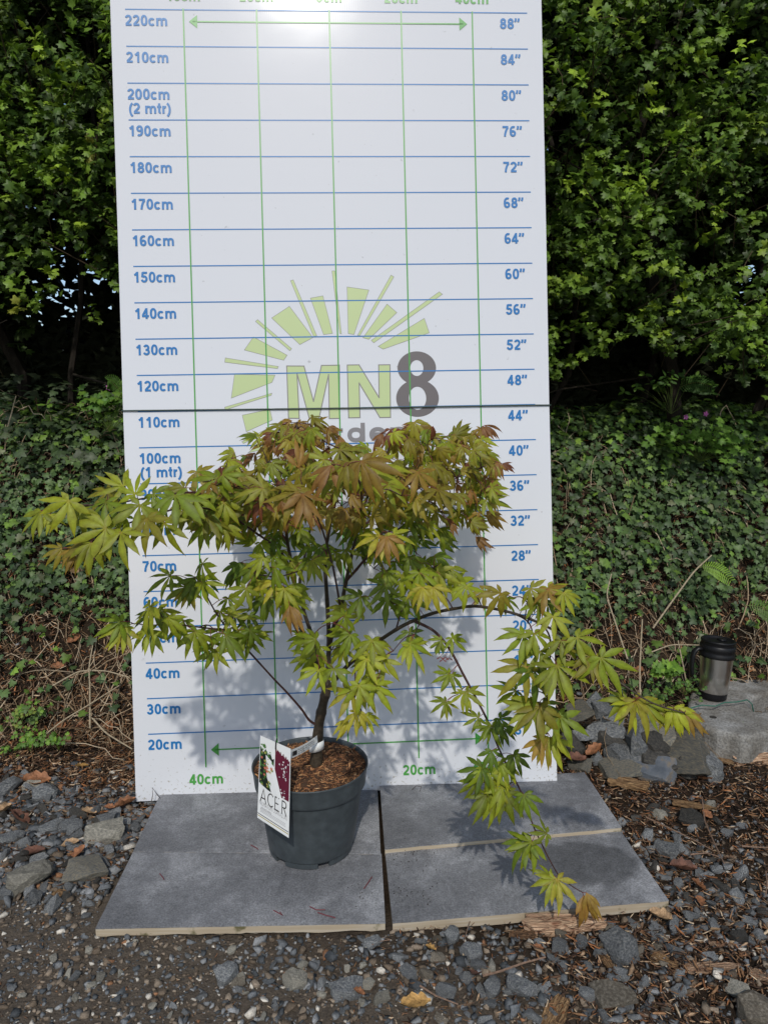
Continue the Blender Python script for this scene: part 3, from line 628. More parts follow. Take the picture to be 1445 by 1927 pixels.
def strip(P, wd):
    P = np.array(P, float); keep = [0]+[i for i in range(1, len(P)) if np.linalg.norm(P[i]-P[i-1]) > 1e-4]; P = P[keep]; n = len(P); L, Rr = [], []
    closed = np.linalg.norm(P[0]-P[-1]) < 1e-3
    for i in range(n):
        a = P[i]-P[i-1] if i else (P[0]-P[-2] if closed else P[1]-P[0]); b_ = P[i+1]-P[i] if i < n-1 else (P[1]-P[0] if closed else a)
        a = a/np.linalg.norm(a); b_ = b_/np.linalg.norm(b_); nn = np.array([-a[1]-b_[1], a[0]+b_[0]]); l = np.linalg.norm(nn)
        nn = np.array([-b_[1], b_[0]]) if l < .3 else nn/l*min(1.5, 2/l)
        L.append(P[i]+nn*wd/2); Rr.append(P[i]-nn*wd/2)
    return L+Rr, [(i, n+i, n+i+1, i+1) for i in range(n-1)]
def chart_text(body, u, v, cap, mat, parent, z=.0011, align='LEFT', name='lettering', sx=.94, tw=None):
    mb = MB(); tot = sum(GL[c][0] for c in body)*cap*sx; x = u-(tot/2 if align == 'CENTER' else .05*cap); k = 0
    for c in body:
        for st in GL[c][1]:
            V, Fc = strip([(x+p[0]*cap*sx, v+p[1]*cap) for p in st], (tw or TW)*cap); mb.add([(*q_, z+.00005*(k % 4)) for q_ in V], Fc); k += 1
        x += GL[c][0]*cap*sx
    return mb.build(name, mat, parent)
def text(body, u, v, cap, mat, parent, z=.0011, sx=1.08, bold=.03, align='LEFT', name='lettering', width=None, M=None, ext=0):
    c = bpy.data.curves.new('t', 'FONT'); c.body = body; c.size = 1; c.offset = bold; c.align_x = align; c.resolution_u = 3; c.fill_mode = 'FRONT'
    t = bpy.data.objects.new('t', c); col.objects.link(t); dg = bpy.context.evaluated_depsgraph_get(); dg.update()
    me = bpy.data.meshes.new_from_object(t.evaluated_get(dg)); bpy.data.objects.remove(t)
    n = len(me.vertices); P = np.empty(n*3); me.vertices.foreach_get('co', P); P = P.reshape(-1, 3)
    s = cap/.72
    if width: P[:, 0] *= width/(P[:, 0].max()-P[:, 0].min())/s; P[:, 0] -= P[:, 0].min() if align == 'LEFT' else 0
    else: P[:, 0] *= sx
    P = P*s; P[:, 0] += u; P[:, 1] += v; P[:, 2] = z
    me.vertices.foreach_set('co', P.ravel()); me.update(); me.name = name; me.materials.clear()
    return link(name, me, mat, parent)
for k in range(20, 221, 10):
    chart_text(f'{k}cm', -.558, k/100-.0445, .0295, M_blue, board, name='centimetre_label')
    if k in (100, 200): chart_text('(1 mtr)' if k == 100 else '(2 mtr)', -.556, k/100-.083, .0295, M_blue, board, name='centimetre_label')
for i, k in enumerate(range(20, 221, 10)): chart_text(f'{8+4*i}\u201d', .478, k/100-.0445, .0295, M_blue, board, name='inch_label')
for u, s in ((-.4, '40cm'), (-.2, '20cm'), (.2, '20cm'), (.4, '40cm'), (0, '0cm')):
    chart_text(s, u, .0525, .0295, M_green, board, align='CENTER', name='width_label'); chart_text(s, u, 2.224, .0295, M_green, board, align='CENTER', name='width_label')
RAYS = [[(-1.1,148.3),(-0.3,148.3),(1.1,130.7),(0.6,130.9)],[(3.0,143.8),(9.1,142.9),(4.6,130.5),(3.0,130.8)],[(15.4,147.0),(16.2,146.5),(6.2,130.1),(5.6,130.3)],[(14.1,138.9),(16.8,136.5),(8.7,129.1),(7.1,129.6)],[(28.9,142.2),(29.8,141.5),(10.1,128.1),(9.4,128.8)],[(24.5,134.8),(25.8,130.7),(12.7,126.3),(11.3,127.1)],[(-12.7,145.7),(-11.9,145.9),(-5.8,130.3),(-6.7,130.1)],[(-7.3,140.8),(-3.8,141.4),(-1.4,130.9),(-3.9,130.6)],[(-13.2,138.6),(-6.9,129.8),(-10.6,127.9),(-18.2,135.4)],[(-22.1,135.0),(-22.7,134.5),(-13.4,126.2),(-12.9,126.8)],[(-23.4,130.2),(-14.2,125.0),(-15.2,123.6),(-26.0,126.6)],[(-31.3,124.5),(-31.5,123.3),(-17.0,121.3),(-16.7,121.9)],[(-28.9,119.9),(-17.7,119.5),(-18.6,117.5),(-30.0,113.3)],[(-31.9,110.8),(-31.7,110.1),(-18.9,113.9),(-18.7,114.5)],[(-27.1,108.5),(-19.4,110.0),(-18.8,107.0),(-26.1,103.9)],[(-27.4,101.1),(-27.0,100.6),(-18.2,104.8),(-18.5,105.5)],[(-25.8,98.0),(-18.9,103.2),(-17.2,103.4),(-18.4,99.5)]]
def outl(mb, P, wd, z):
    P = np.array(P); n = len(P)
    for i in range(n):
        a, c = P[i], P[(i+1) % n]; d = (c-a)/np.linalg.norm(c-a); nn = np.array([-d[1], d[0]])*wd/2; a = a-d*wd/2; c = c+d*wd/2
        zz = z+.00004*(i % 3)
        mb.add([(*(a-nn), zz), (*(c-nn), zz), (*(c+nn), zz), (*(a+nn), zz)], [(0, 1, 2, 3)])
def upface(P):
    A = sum(P[i][0]*P[(i+1) % len(P)][1]-P[(i+1) % len(P)][0]*P[i][1] for i in range(len(P))); return P if A > 0 else P[::-1]
for r_ in RAYS:
    P = upface([(a/100, c/100) for a, c in r_]); mb = MB(); mb.add([(*p, .0003) for p in P], [tuple(range(len(P)))]); o = mb.build('sun_ray_print', M_lime, board)
    mb = MB(); outl(mb, P, .0011, .0004); mb.build('ray_outline', M_lgrey, o)
for nm, L_ in (('letter_m', [(-14.4,122.0),(-9.6,121.9),(-7.2,112.0),(-4.7,122.0),(0.3,122.0),(0.0,107.1),(-2.9,107.1),(-2.8,119.4),(-5.8,107.2),(-8.5,107.2),(-11.6,119.9),(-11.3,107.3),(-14.3,107.4)]), ('letter_n', [(2.5,122.0),(5.8,122.0),(11.2,112.7),(11.3,121.9),(14.5,121.9),(14.3,107.1),(11.3,107.1),(5.7,116.9),(5.7,107.2),(2.5,107.2)])):
    P = upface([(a/100, c/100) for a, c in L_]); mb = MB(); mb.add([(*p, .0003) for p in P], [tuple(range(len(P)))]); o = mb.build(nm, M_lime, board)
    mb = MB(); outl(mb, P, .0028, .0004); mb.build('letter_outline', M_lgrey, o)
mb = MB()
for (cx, cy, rx, ry, hx, hy, z) in ((.2205, .9+.3085, .0545, .047, .0185, .0222, .00035), (.2205, .9+.2235, .0605, .0525, .0245, .0325, .00045)):
    n = 48; V = [(cx+a*math.cos(6.2832*k/n), cy+c*math.sin(6.2832*k/n), z) for a, c in ((rx, ry), (hx, hy)) for k in range(n)]
    mb.add(V, [(k, (k+1) % n, n+(k+1) % n, n+k) for k in range(n)])
mb.build('numeral_eight', M_grey, board)
chart_text('gardens', -.143, 1.004, .0535, plain('print_midgrey', (.20, .19, .195), .4), board, z=.00025, sx=1.385, tw=.23, name='logo_lettering')
# thin green wire stretched across the board
mb = MB(); q = lambda u, v, n: np.array(org+br_*u+bu_*v+bn_*n)
P = [q(-.3, 1.103, -.02), q(-.55, 1.103, -.02), q(-.602, 1.103, -.012), q(-.6, 1.103, .004)]+[q(u, 1.103-.0055*(u+.6)/1.2-.001*math.cos(u*2.6), .0045) for u in np.linspace(-.55, .55, 12)]+[q(.6, 1.097, .004), q(.602, 1.097, -.012), q(.55, 1.097, -.02), q(.3, 1.097, -.02)]
mb.tube(P, .0019, 6); tag(mb.build('tie_wire', plain('wire_green', (.01, .035, .02), .4)), 'thin dark green wire stretched tight across the white board', 'wire')

# ---------------------------------------------------------------- plant label card and passport tag
def quad_frame(TL, TR, BL, name, label, cat):
    TL, TR, BL = map(Vector, (TL, TR, BL)); x = (TR-TL).normalized(); y = (TL-BL).normalized(); z = x.cross(y).normalized(); y = z.cross(x)
    o = empty(name, label=label, cat=cat); o.matrix_world = Matrix(((x[0], y[0], z[0], BL[0]), (x[1], y[1], z[1], BL[1]), (x[2], y[2], z[2], BL[2]), (0, 0, 0, 1)))
    return o, (TR-TL).length, (TL-BL).length
TL, BL_, TR, BR = at(490.2, 1384, 1.535), at(484.5, 1538.6, 1.512), at(547.3, 1409.3, 1.488), at(543.4, 1577, 1.455)
Ex, Ey = Vector(TR-TL), Vector(TL-BL_)
card = empty('plant_label_card', label='white picture label reading ACER hanging against the front left of the pot', cat='plant label')
# the card is a slightly bent sheet: bilinear patch between its four measured corners
M_card = plain('card_white', (.72, .73, .72), .3)
c0 = Vector((TL+TR+BL_+BR)/4)
def cp(u, v, z=0):
    p = (TL*(1-u)+TR*u)*v+(BL_*(1-u)+BR*u)*(1-v); nrm = np.cross(TR-TL, TL-BL_); nrm /= np.linalg.norm(nrm)
    return p+nrm*(z+.004*math.sin(math.pi*v)*0)-np.array(c0)
card.location = c0
def patch(mb, pts, z):
    P = upface(pts); mb.add([cp(u, v, z) for u, v in P], [tuple(range(len(P)))])
mb = MB(); V = [cp(u, v, z) for z in (0, -.0006) for v in (0, 1) for u in (0, 1)]
mb.add(V, [(0, 1, 3, 2), (6, 7, 5, 4), (0, 4, 5, 1), (1, 5, 7, 3), (3, 7, 6, 2), (2, 6, 4, 0)]); mb.build('card_sheet', M_card, card)
def star(u, v, s, a, k=5):
    P = []
    for i in range(k*2): r_ = s*(1 if i % 2 == 0 else .42); t_ = a+math.pi*i/k; P.append((u+r_*math.cos(t_), v+r_*math.sin(t_)*.42))
    return P
cm = lambda nme, c: plain(nme, c, .3)
mb = MB()
rs = random.Random(5)
# pictures occupy v .40...97 : left = green shoots with pink tips, right = maroon crown
edgeL = [(.03, .95), (.2, .93), (.30, .85), (.42, .80), (.47, .74), (.47, .40), (.30, .40), (.12, .47), (.03, .5)]
patch(mb, [(.02, .44), (.14, .42), (.3, .40), (.48, .39), (.48, .80), (.42, .78), (.36, .84), (.28, .80), (.2, .87), (.12, .82), (.02, .88)], .0003); mb.build('photo_shade', cm('photo_dark', (.012, .02, .014)), card)
for nme, c, nn, box, s0 in (('photo_leaves', (.07, .17, .04), 46, (.04, .45, .42, .93), .055), ('photo_shoots', (.36, .33, .09), 18, (.05, .44, .42, .9), .045), ('photo_tips', (.55, .16, .1), 9, (.05, .42, .5, .95), .05)):
    mb = MB()
    for i in range(nn):
        u = rs.uniform(box[0], box[1]); v = rs.uniform(box[2], box[3])
        if v > .96-.3*u: continue
        patch(mb, star(u, v, rs.uniform(.6, 1.2)*s0, rs.uniform(0, 6), 5), .0004+i*.000012+.0006*('shoots' in nme)+.0009*('tips' in nme)*0+(.0009 if 'tips' in nme else 0))
    mb.build(nme, cm(nme, c), card)
P = [(.51, .40), (.98, .40)]; nn = 26
for i in range(nn+1):
    u = .98-.47*i/nn; P.append((u, .93-.14*(u-.5)+rs.uniform(-.03, .02)))
mb = MB(); patch(mb, P, .0003); mb.build('photo_maroon_crown', cm('photo_maroon', (.11, .012, .03)), card)
mb = MB()
for i in range(34):
    u = rs.uniform(.54, .95); v = rs.choice([rs.uniform(.41, .5), rs.uniform(.62, .84)]); patch(mb, star(u, v, rs.uniform(.012, .035), rs.uniform(0, 6), 3), .0005+i*.00001)
mb.build('photo_flecks', M_card, card)
def ctext(body, u0, u1, v0, cap, mat, bold, z=.0005):
    o = text(body, 0, 0, cap, mat, card, z=0, bold=bold, width=1, name='card_lettering')
    me = o.data; n = len(me.vertices); P = np.empty(n*3); me.vertices.foreach_get('co', P); P = P.reshape(-1, 3); H = np.linalg.norm(TL-BL_)
    Q = np.array([cp(u0+(u1-u0)*p[0], v0+p[1]/H, z) for p in P]); me.vertices.foreach_set('co', Q.ravel()); me.update()
M_ink = cm('card_ink', (.02, .02, .022)); M_ink2 = cm('card_grey_ink', (.32, .32, .33))
mb = MB(); H_ = np.linalg.norm(TL-BL_); kk = 0
CG = {'A': [[(.0, 0), (.34, 1), (.68, 0)], [(.12, .32), (.56, .32)]], 'C': [arc(.42, .5, .36, .46, 45, 315, 18, 2)], 'E': [[(.1, 1), (.1, 0)], [(.1, .96), (.56, .96)], [(.1, .52), (.5, .52)], [(.1, .04), (.58, .04)]], 'R': [[(.1, 0), (.1, 1)], [(.1, .96), (.34, .96)]+arc(.34, .73, .22, .23, 90, -90, 8, 2)+[(.1, .5)], [(.3, .5), (.6, 0)]]}
for i_, ch in enumerate('ACER'):
    for st in CG[ch]:
        V, Fc = strip(st, .085); mb.add([cp(.08+(i_*.83+p_[0])*.27, .222+p_[1]*.030/H_, .0005+.00004*kk) for p_ in V], Fc); kk += 1
mb.build('card_lettering', M_ink, card); ctext('PALMATUM OSAKAZUKI', .05, .94, .178, .0105, M_ink2, -.01)
ctext('JAPANESE MAPLE', .1, .45, .142, .004, M_ink2, 0)
mb = MB(); 
for k in range(3): patch(mb, [(.08, .137-k*.016), (.9, .137-k*.016), (.9, .133-k*.016), (.08, .133-k*.016)], .0004)
mb.build('small_print', M_ink2, card)
mb = MB(); patch(mb, [(0.01, .060), (.99, .060), (.99, .068), (.01, .068)], .0004); mb.build('dark_stripe', M_ink, card)
mb = MB(); patch(mb, [(0.01, .035), (.99, .035), (.99, .045), (.01, .045)], .0004); mb.build('gold_stripe', cm('card_gold', (.4, .32, .1)), card)
# black cable tie at the top of the card
mb = MB(); pt = cp(.52, .93); mb.tube([pt+np.array([0, .008, -.006]), pt+np.array([0, -.003, 0]), pt+np.array([.001, -.002, .016]), pt+np.array([.002, .006, .02])], .0014, 6, (1, 1, 1)); mb.build('cable_tie', cm('tie_black', (.01, .01, .01)), card)
# passport loop round the trunk
tgt = empty('trunk_tag', label='white printed paper strip looped round the maple trunk', cat='plant tag')
A, B_, C_, D_ = at(546, 1412, 1.50), at(546, 1428, 1.50), at(598, 1397, 1.612), at(597, 1384, 1.612)
tc0 = (A+C_)/2; tgt.location = tc0
mb = MB(); nrm = np.cross(C_-A, D_-C_)*0; nr_ = np.cross(B_-A, D_-A); nr_ /= np.linalg.norm(nr_)
if nr_[1] > 0: nr_ = -nr_
sg = lambda u, v, z: (A*(1-u)+D_*u)*(1-v)+(B_*(1-u)+C_*u)*v-tc0+nr_*z
V = []
for u in np.linspace(0, 1, 9):
    for v in (0, 1):
        for z in (0, -.0005): V.append(sg(u, v, z)+np.array([0, 0, -.004*math.sin(math.pi*u)]))
Fc = []
for i in range(8): a = i*4; Fc += [(a, a+2, a+6, a+4), (a+1, a+5, a+7, a+3), (a, a+4, a+5, a+1), (a+2, a+3, a+7, a+6)]
Fc += [(0, 1, 3, 2), (32, 34, 35, 33)]; mb.add(V, Fc); mb.build('strip', M_card, tgt)
mb = MB(); ctr = at(595.5, 1403, 1.634)-tc0; n = 20
prof = [(.0185, -.011), (.0188, .0), (.0182, .011)]; V = [(ctr[0]+r_*math.cos(6.2832*k/n), ctr[1]+r_*math.sin(6.2832*k/n), ctr[2]+z+.005*math.cos(6.2832*k/n+.5)) for r_, z in prof+[(r-.0006, z) for r, z in prof[::-1]] for k in range(n)]
mb.add(V, [(i*n+k, i*n+(k+1) % n, ((i+1) % 6)*n+(k+1) % n, ((i+1) % 6)*n+k) for i in range(6) for k in range(n)]); mb.build('loop', M_card, tgt, smooth=True)
mb = MB(); 
def sp(P, z=.0009): mb.add([sg(u, v, z)+np.array([0, 0, -.004*math.sin(math.pi*u)]) for u, v in P], [tuple(range(len(P)))])
sp([(.08, .25), (.23, .25), (.23, .8), (.08, .8)]); mb.build('black_square_print', M_ink, tgt)
for ln, (v0, wds) in enumerate(((.36, 'PLANT PASSPORT'), (.62, 'A ACER PALMATUM'), (.88, 'B 110794  C NL  D NL'))):
    o = text(wds, 0, 0, .003, M_ink, tgt, z=0, bold=0, width=1, name='tag_lettering')
    me = o.data; n = len(me.vertices); P = np.empty(n*3); me.vertices.foreach_get('co', P); P = P.reshape(-1, 3)
    Q = np.array([sg(.27+.6*p[0], v0-p[1]/.017*1.0, .0009)+np.array([0, 0, -.004*math.sin(math.pi*(.27+.6*p[0]))]) for p in P]); me.vertices.foreach_set('co', Q.ravel()); me.update()

# ---------------------------------------------------------------- concrete foot block and travel mug
BZ = .098
top_px = [(1298,1303),(1294,1314),(1292,1330),(1286,1342),(1304,1356),(1326,1368),(1350,1376),(1374,1380),(1393,1385),(1412,1385),(1445,1376),(1475,1366),(1490,1348),(1470,1337),(1442,1333),(1428,1338),(1416,1336),(1408,1322),(1412,1312),(1435,1306),(1475,1296),(1500,1290),(1500,1270),(1460,1259),(1422,1257),(1396,1262),(1370,1275),(1352,1284),(1318,1290)]
pts = np.array([onz(x, y, BZ)[:2] for x, y in top_px]); cc = pts.mean(0)
bm = bmesh.new(); tv = [bm.verts.new((p[0]-cc[0], p[1]-cc[1], BZ)) for p in pts]; bv = [bm.verts.new(((p[0]-cc[0])*1.01, (p[1]-cc[1])*1.01, .012)) for p in pts]; n = len(tv)
bm.faces.new(tv[::-1]); bm.faces.new(bv)
for i in range(n): bm.faces.new((tv[i], tv[(i+1) % n], bv[(i+1) % n], bv[i]))
bmesh.ops.recalc_face_normals(bm, faces=bm.faces[:])
bmesh.ops.bevel(bm, geom=[e for e in bm.edges if abs(e.verts[0].co.z-BZ) < 1e-5 and abs(e.verts[1].co.z-BZ) < 1e-5], offset=.016, segments=4, profile=.5, affect='EDGES')
bmesh.ops.triangulate(bm, faces=bm.faces[:])
for _ in range(2): bmesh.ops.subdivide_edges(bm, edges=[e for e in bm.edges if e.calc_length() > .03], cuts=1); bmesh.ops.triangulate(bm, faces=bm.faces[:])
for v in bm.verts: v.co += Vector((mnoise.noise(v.co*25), mnoise.noise(v.co*25+Vector((9, 0, 0))), mnoise.noise(v.co*18+Vector((0, 7, 0))))) * .0022
blk = empty('concrete_block', (cc[0], cc[1], float(gz(cc[0], cc[1]))*0), 'rough grey notched concrete foot block under the travel mug', 'concrete block')
me = bpy.data.meshes.new('block_body'); bm.to_mesh(me); bm.free()
m, nt, b = newmat('concrete'); b.inputs['Roughness'].default_value = .9; b.inputs['Specular IOR Level'].default_value = .2; tc = N(nt, 'ShaderNodeTexCoord')
n1 = N(nt, 'ShaderNodeTexNoise'); n1.inputs['Scale'].default_value = 9; n1.inputs['Detail'].default_value = 10; n1.inputs['Roughness'].default_value = .7; n2 = N(nt, 'ShaderNodeTexNoise'); n2.inputs['Scale'].default_value = 150; n2.inputs['Detail'].default_value = 5
for q_ in (n1, n2): nt.links.new(tc.outputs['Object'], q_.inputs['Vector'])
r = ramp(nt, [(.3, (.12, .105, .085)), (.5, (.22, .21, .19)), (.7, (.36, .36, .35))], n1.outputs['Fac']); r2 = ramp(nt, [(.3, (.6,)*3), (.6, (1.1,)*3)], n2.outputs['Fac'])
a = N(nt, 'ShaderNodeMixRGB', blend_type='MULTIPLY'); a.inputs[0].default_value = 1; nt.links.new(r.outputs[0], a.inputs[1]); nt.links.new(r2.outputs[0], a.inputs[2]); nt.links.new(a.outputs[0], b.inputs['Base Color'])
bp = N(nt, 'ShaderNodeBump'); bp.inputs['Strength'].default_value = .7; bp.inputs['Distance'].default_value = .004; nt.links.new(n2.outputs['Fac'], bp.inputs['Height']); nt.links.new(bp.outputs[0], b.inputs['Normal'])
link('block_body', me, m, blk)
for hx, hy in ((1341, 1349), (1396, 1283)):
    p = onz(hx, hy, BZ+.0015); mb = MB(); V, Fc = lathe([(.0, 0), (.006, 0), (.0075, .0006), (.0095, .0016), (.011, .0008)], 20); mb.add(V, Fc); o = mb.build('painted_bolt_hole', plain('hole_shade_paint', (.03, .027, .022), .9), blk); o.location = (p[0]-cc[0], p[1]-cc[1], BZ+.0002)  # uncut dish on the top face, coloured dark to imitate shade inside a hole
# mug
mp_ = onz(1340, 1313, BZ); MX, MY = mp_[0], mp_[1]
dist = np.linalg.norm([MX, MY, BZ-CAMZ]); sc_ = 20.5/F*dist/.030
mug = empty('travel_mug', (MX, MY+.0, BZ+.001), 'brushed steel travel mug with black lid, handle and base standing on the concrete block', 'travel mug')
mug.scale = (sc_,)*3; mug.rotation_euler = (R(-2), R(3.0), R(0))
m, nt, b = newmat('brushed_steel'); b.inputs['Base Color'].default_value = (.8, .78, .75, 1); b.inputs['Metallic'].default_value = 1; b.inputs['Roughness'].default_value = .28
tc = N(nt, 'ShaderNodeTexCoord'); mp = N(nt, 'ShaderNodeMapping'); mp.inputs['Scale'].default_value = (20, 20, 900); n_ = N(nt, 'ShaderNodeTexNoise'); n_.inputs['Scale'].default_value = 1; nt.links.new(tc.outputs['Object'], mp.inputs[0]); nt.links.new(mp.outputs[0], n_.inputs['Vector'])
bp = N(nt, 'ShaderNodeBump'); bp.inputs['Strength'].default_value = .25; bp.inputs['Distance'].default_value = .0005; nt.links.new(n_.outputs['Fac'], bp.inputs['Height']); nt.links.new(bp.outputs[0], b.inputs['Normal'])
M_steel = m; M_blk = plain('black_plastic', (.008, .008, .009), .42, spec=.3)
mb = MB(); mb.add(*lathe([(0, 0), (.0285, 0), (.0305, .002), (.031, .010), (.0318, .0165)], 48)); mb.build('mug_base', M_blk, mug, True)
mb = MB(); mb.add(*lathe([(.0312, .0165), (.0318, .0168), (.0345, .06), (.0375, .1035), (.0378, .104)], 48)); mb.build('steel_body', M_steel, mug, True)
mb = MB(); mb.add(*lathe([(.0375, .103), (.0398, .1035), (.0402, .106), (.0402, .112), (.0392, .114), (.0392, .120), (.0402, .1215), (.0405, .1235), (.0405, .131), (.039, .133)], 48)); mb.build('collar', M_blk, mug, True)
mb = MB(); mb.add(*lathe([(.0385, .132), (.038, .139), (.0392, .1405), (.0392, .144), (.0375, .1455), (.034, .1442), (.033, .140), (.01, .1405), (0, .1405)], 48)); mb.build('lid', M_blk, mug, True)
mb = MB(); mb.add(*lathe([(0, .1400), (.009, .1402), (.010, .1435), (.006, .1445), (0, .1445)], 20)); o = mb.build('lid_tab', M_blk, mug, True); o.location = (.012, .008, .0005)
mb = MB(); hp = []
for (x, z, wd, th) in ((-.036, .121, .008, .005), (-.048, .120, .008, .0055), (-.0555, .112, .008, .0055), (-.0585, .095, .0078, .005), (-.0585, .075, .0075, .005), (-.0565, .058, .007, .0045), (-.0535, .051, .006, .003)): hp.append((x, z, wd, th))
V = []
for i, (x, z, wd, th) in enumerate(hp):
    a_ = hp[max(0, i-1)]; c_ = hp[min(len(hp)-1, i+1)]; d = np.array([c_[0]-a_[0], c_[1]-a_[1]]); d /= np.linalg.norm(d); nn_ = np.array([-d[1], d[0]])
    for k in range(10): t_ = 6.2832*k/10; V.append((x+nn_[0]*th*math.cos(t_), wd*math.sin(t_), z+nn_[1]*th*math.cos(t_)))
Fc = [(i*10+k, i*10+(k+1) % 10, (i+1)*10+(k+1) % 10, (i+1)*10+k) for i in range(len(hp)-1) for k in range(10)]+[tuple(range(10))[::-1], tuple(range(60, 70))]
mb.add(V, Fc); mb.build('handle', M_blk, mug, True)
# green string over the block and the stones
mb = MB(); P = []
for x, y, z in ((1020,1372,.03),(1050,1355,.05),(1090,1345,.08),(1140,1332,.09),(1168,1325,.08),(1200,1345,.06),(1225,1362,.05),(1262,1345,.06),(1290,1338,.1),(1297,1333,.121),(1320,1327,.1185),(1345,1329,.1185),(1362,1322,.1185),(1385,1321,.1185),(1405,1317,.1185),(1414,1325,.112),(1417,1340,.08)): P.append(onz(x, y, z))
mb.tube(P, .0022, 6); tag(mb.build('green_string', plain('string_green', (.035, .12, .085), .5)), 'thin dark green string lying over the stones and the concrete block', 'string')
mb = MB(); P = [at(x, y, Y) for x, y, Y in ((1365,1252,2.75),(1385,1212,2.75),(1400,1238,2.75),(1420,1255,2.72),(1450,1268,2.7))]; mb.tube(P, .0018, 5); tag(mb.build('green_string', bpy.data.materials['string_green']), 'loose green string hanging in the ivy behind the travel mug', 'string')
# ---------------------------------------------------------------- wood chips, bark chunks, fallen leaves
def woodmat(name, c0, c1, sc=1.7):
    m, nt, b = newmat(name); b.inputs['Roughness'].default_value = .85; b.inputs['Specular IOR Level'].default_value = .2
    tc = N(nt, 'ShaderNodeTexCoord'); mp = N(nt, 'ShaderNodeMapping'); mp.inputs['Scale'].default_value = (.7, 7, 7); nt.links.new(tc.outputs['Object'], mp.inputs['Vector'])
    n = N(nt, 'ShaderNodeTexNoise'); n.inputs['Scale'].default_value = sc; n.inputs['Detail'].default_value = 7; n.inputs['Distortion'].default_value = .5; nt.links.new(mp.outputs[0], n.inputs['Vector'])
    r = ramp(nt, [(.34, c0), (.6, c1)], n.outputs['Fac']); nt.links.new(r.outputs[0], b.inputs['Base Color'])
    bp = N(nt, 'ShaderNodeBump'); bp.inputs['Strength'].default_value = 1; bp.inputs['Distance'].default_value = .02; nt.links.new(n.outputs['Fac'], bp.inputs['Height']); nt.links.new(bp.outputs[0], b.inputs['Normal'])
    return m
M_wood = woodmat('split_wood', (.2, .09, .05), (.62, .42, .27)); M_orange = woodmat('orange_wood', (.13, .07, .035), (.44, .27, .13)); M_barkc = woodmat('bark_chunk', (.05, .03, .02), (.3, .17, .09))
def chunk_me(seed, taper=0., jag=.2):
    rs = np.random.default_rng(seed); bm = bmesh.new(); nx = 9; ny = 6; L = []
    for i in range(nx+1):
        t = i/nx*2-1; k = 1-taper*max(0, t+.2); ring = []
        for (y, z) in ((-1, -.5), (-.4, -.6), (.4, -.6), (1, -.5), (1.02, .1), (.9, .5), (.45, .62), (0, .45), (-.5, .6), (-.95, .5), (-1.04, .0)):
            e = (i in (0, nx)); ring.append(bm.verts.new((t+(rs.normal(0, jag*.35) if e else 0), y*k*.42+rs.normal(0, .02), z*(1-.4*taper*max(0, t))*.42+rs.normal(0, .035))))
        L.append(ring)
    n = 11
    for i in range(nx):
        for k in range(n): bm.faces.new((L[i][k], L[i][(k+1) % n], L[i+1][(k+1) % n], L[i+1][k]))
    bm.faces.new(L[0]); bm.faces.new(L[-1][::-1]); bmesh.ops.recalc_face_normals(bm, faces=bm.faces[:]); bmesh.ops.triangulate(bm, faces=bm.faces[:])
    me = bpy.data.meshes.new('wood_chip'); bm.to_mesh(me); bm.free(); return me
cm_ = [chunk_me(1, .95), chunk_me(2, .1), chunk_me(3, .3), chunk_me(4, .6)]
wcache = {}
def wood(px, py, Lpx, asp, th, rot, k, mat, label, lift=.004, grp='wood chips and bark chunks on the ground', z0=None, name='wood_chip'):
    p = onz(px, py, 0 if z0 is None else z0); d = np.linalg.norm(p-[0, 0, CAMZ]); s = Lpx/F*d/2*.86
    key = (k, mat.name)
    if key not in wcache: me = cm_[k].copy(); me.materials.append(mat); wcache[key] = me
    o = bpy.data.objects.new(name, wcache[key]); col.objects.link(o)
    zz = float(gz(p[0], p[1])) if z0 is None else z0
    o.location = (p[0], p[1], zz+lift+s*th*.4); o.scale = (s, s*asp*2.2, s*th*2.2); o.rotation_euler = (R(random.uniform(-10, 10)), R(random.uniform(-6, 6)), R(rot)); return tag(o, label, 'wood chip', grp)
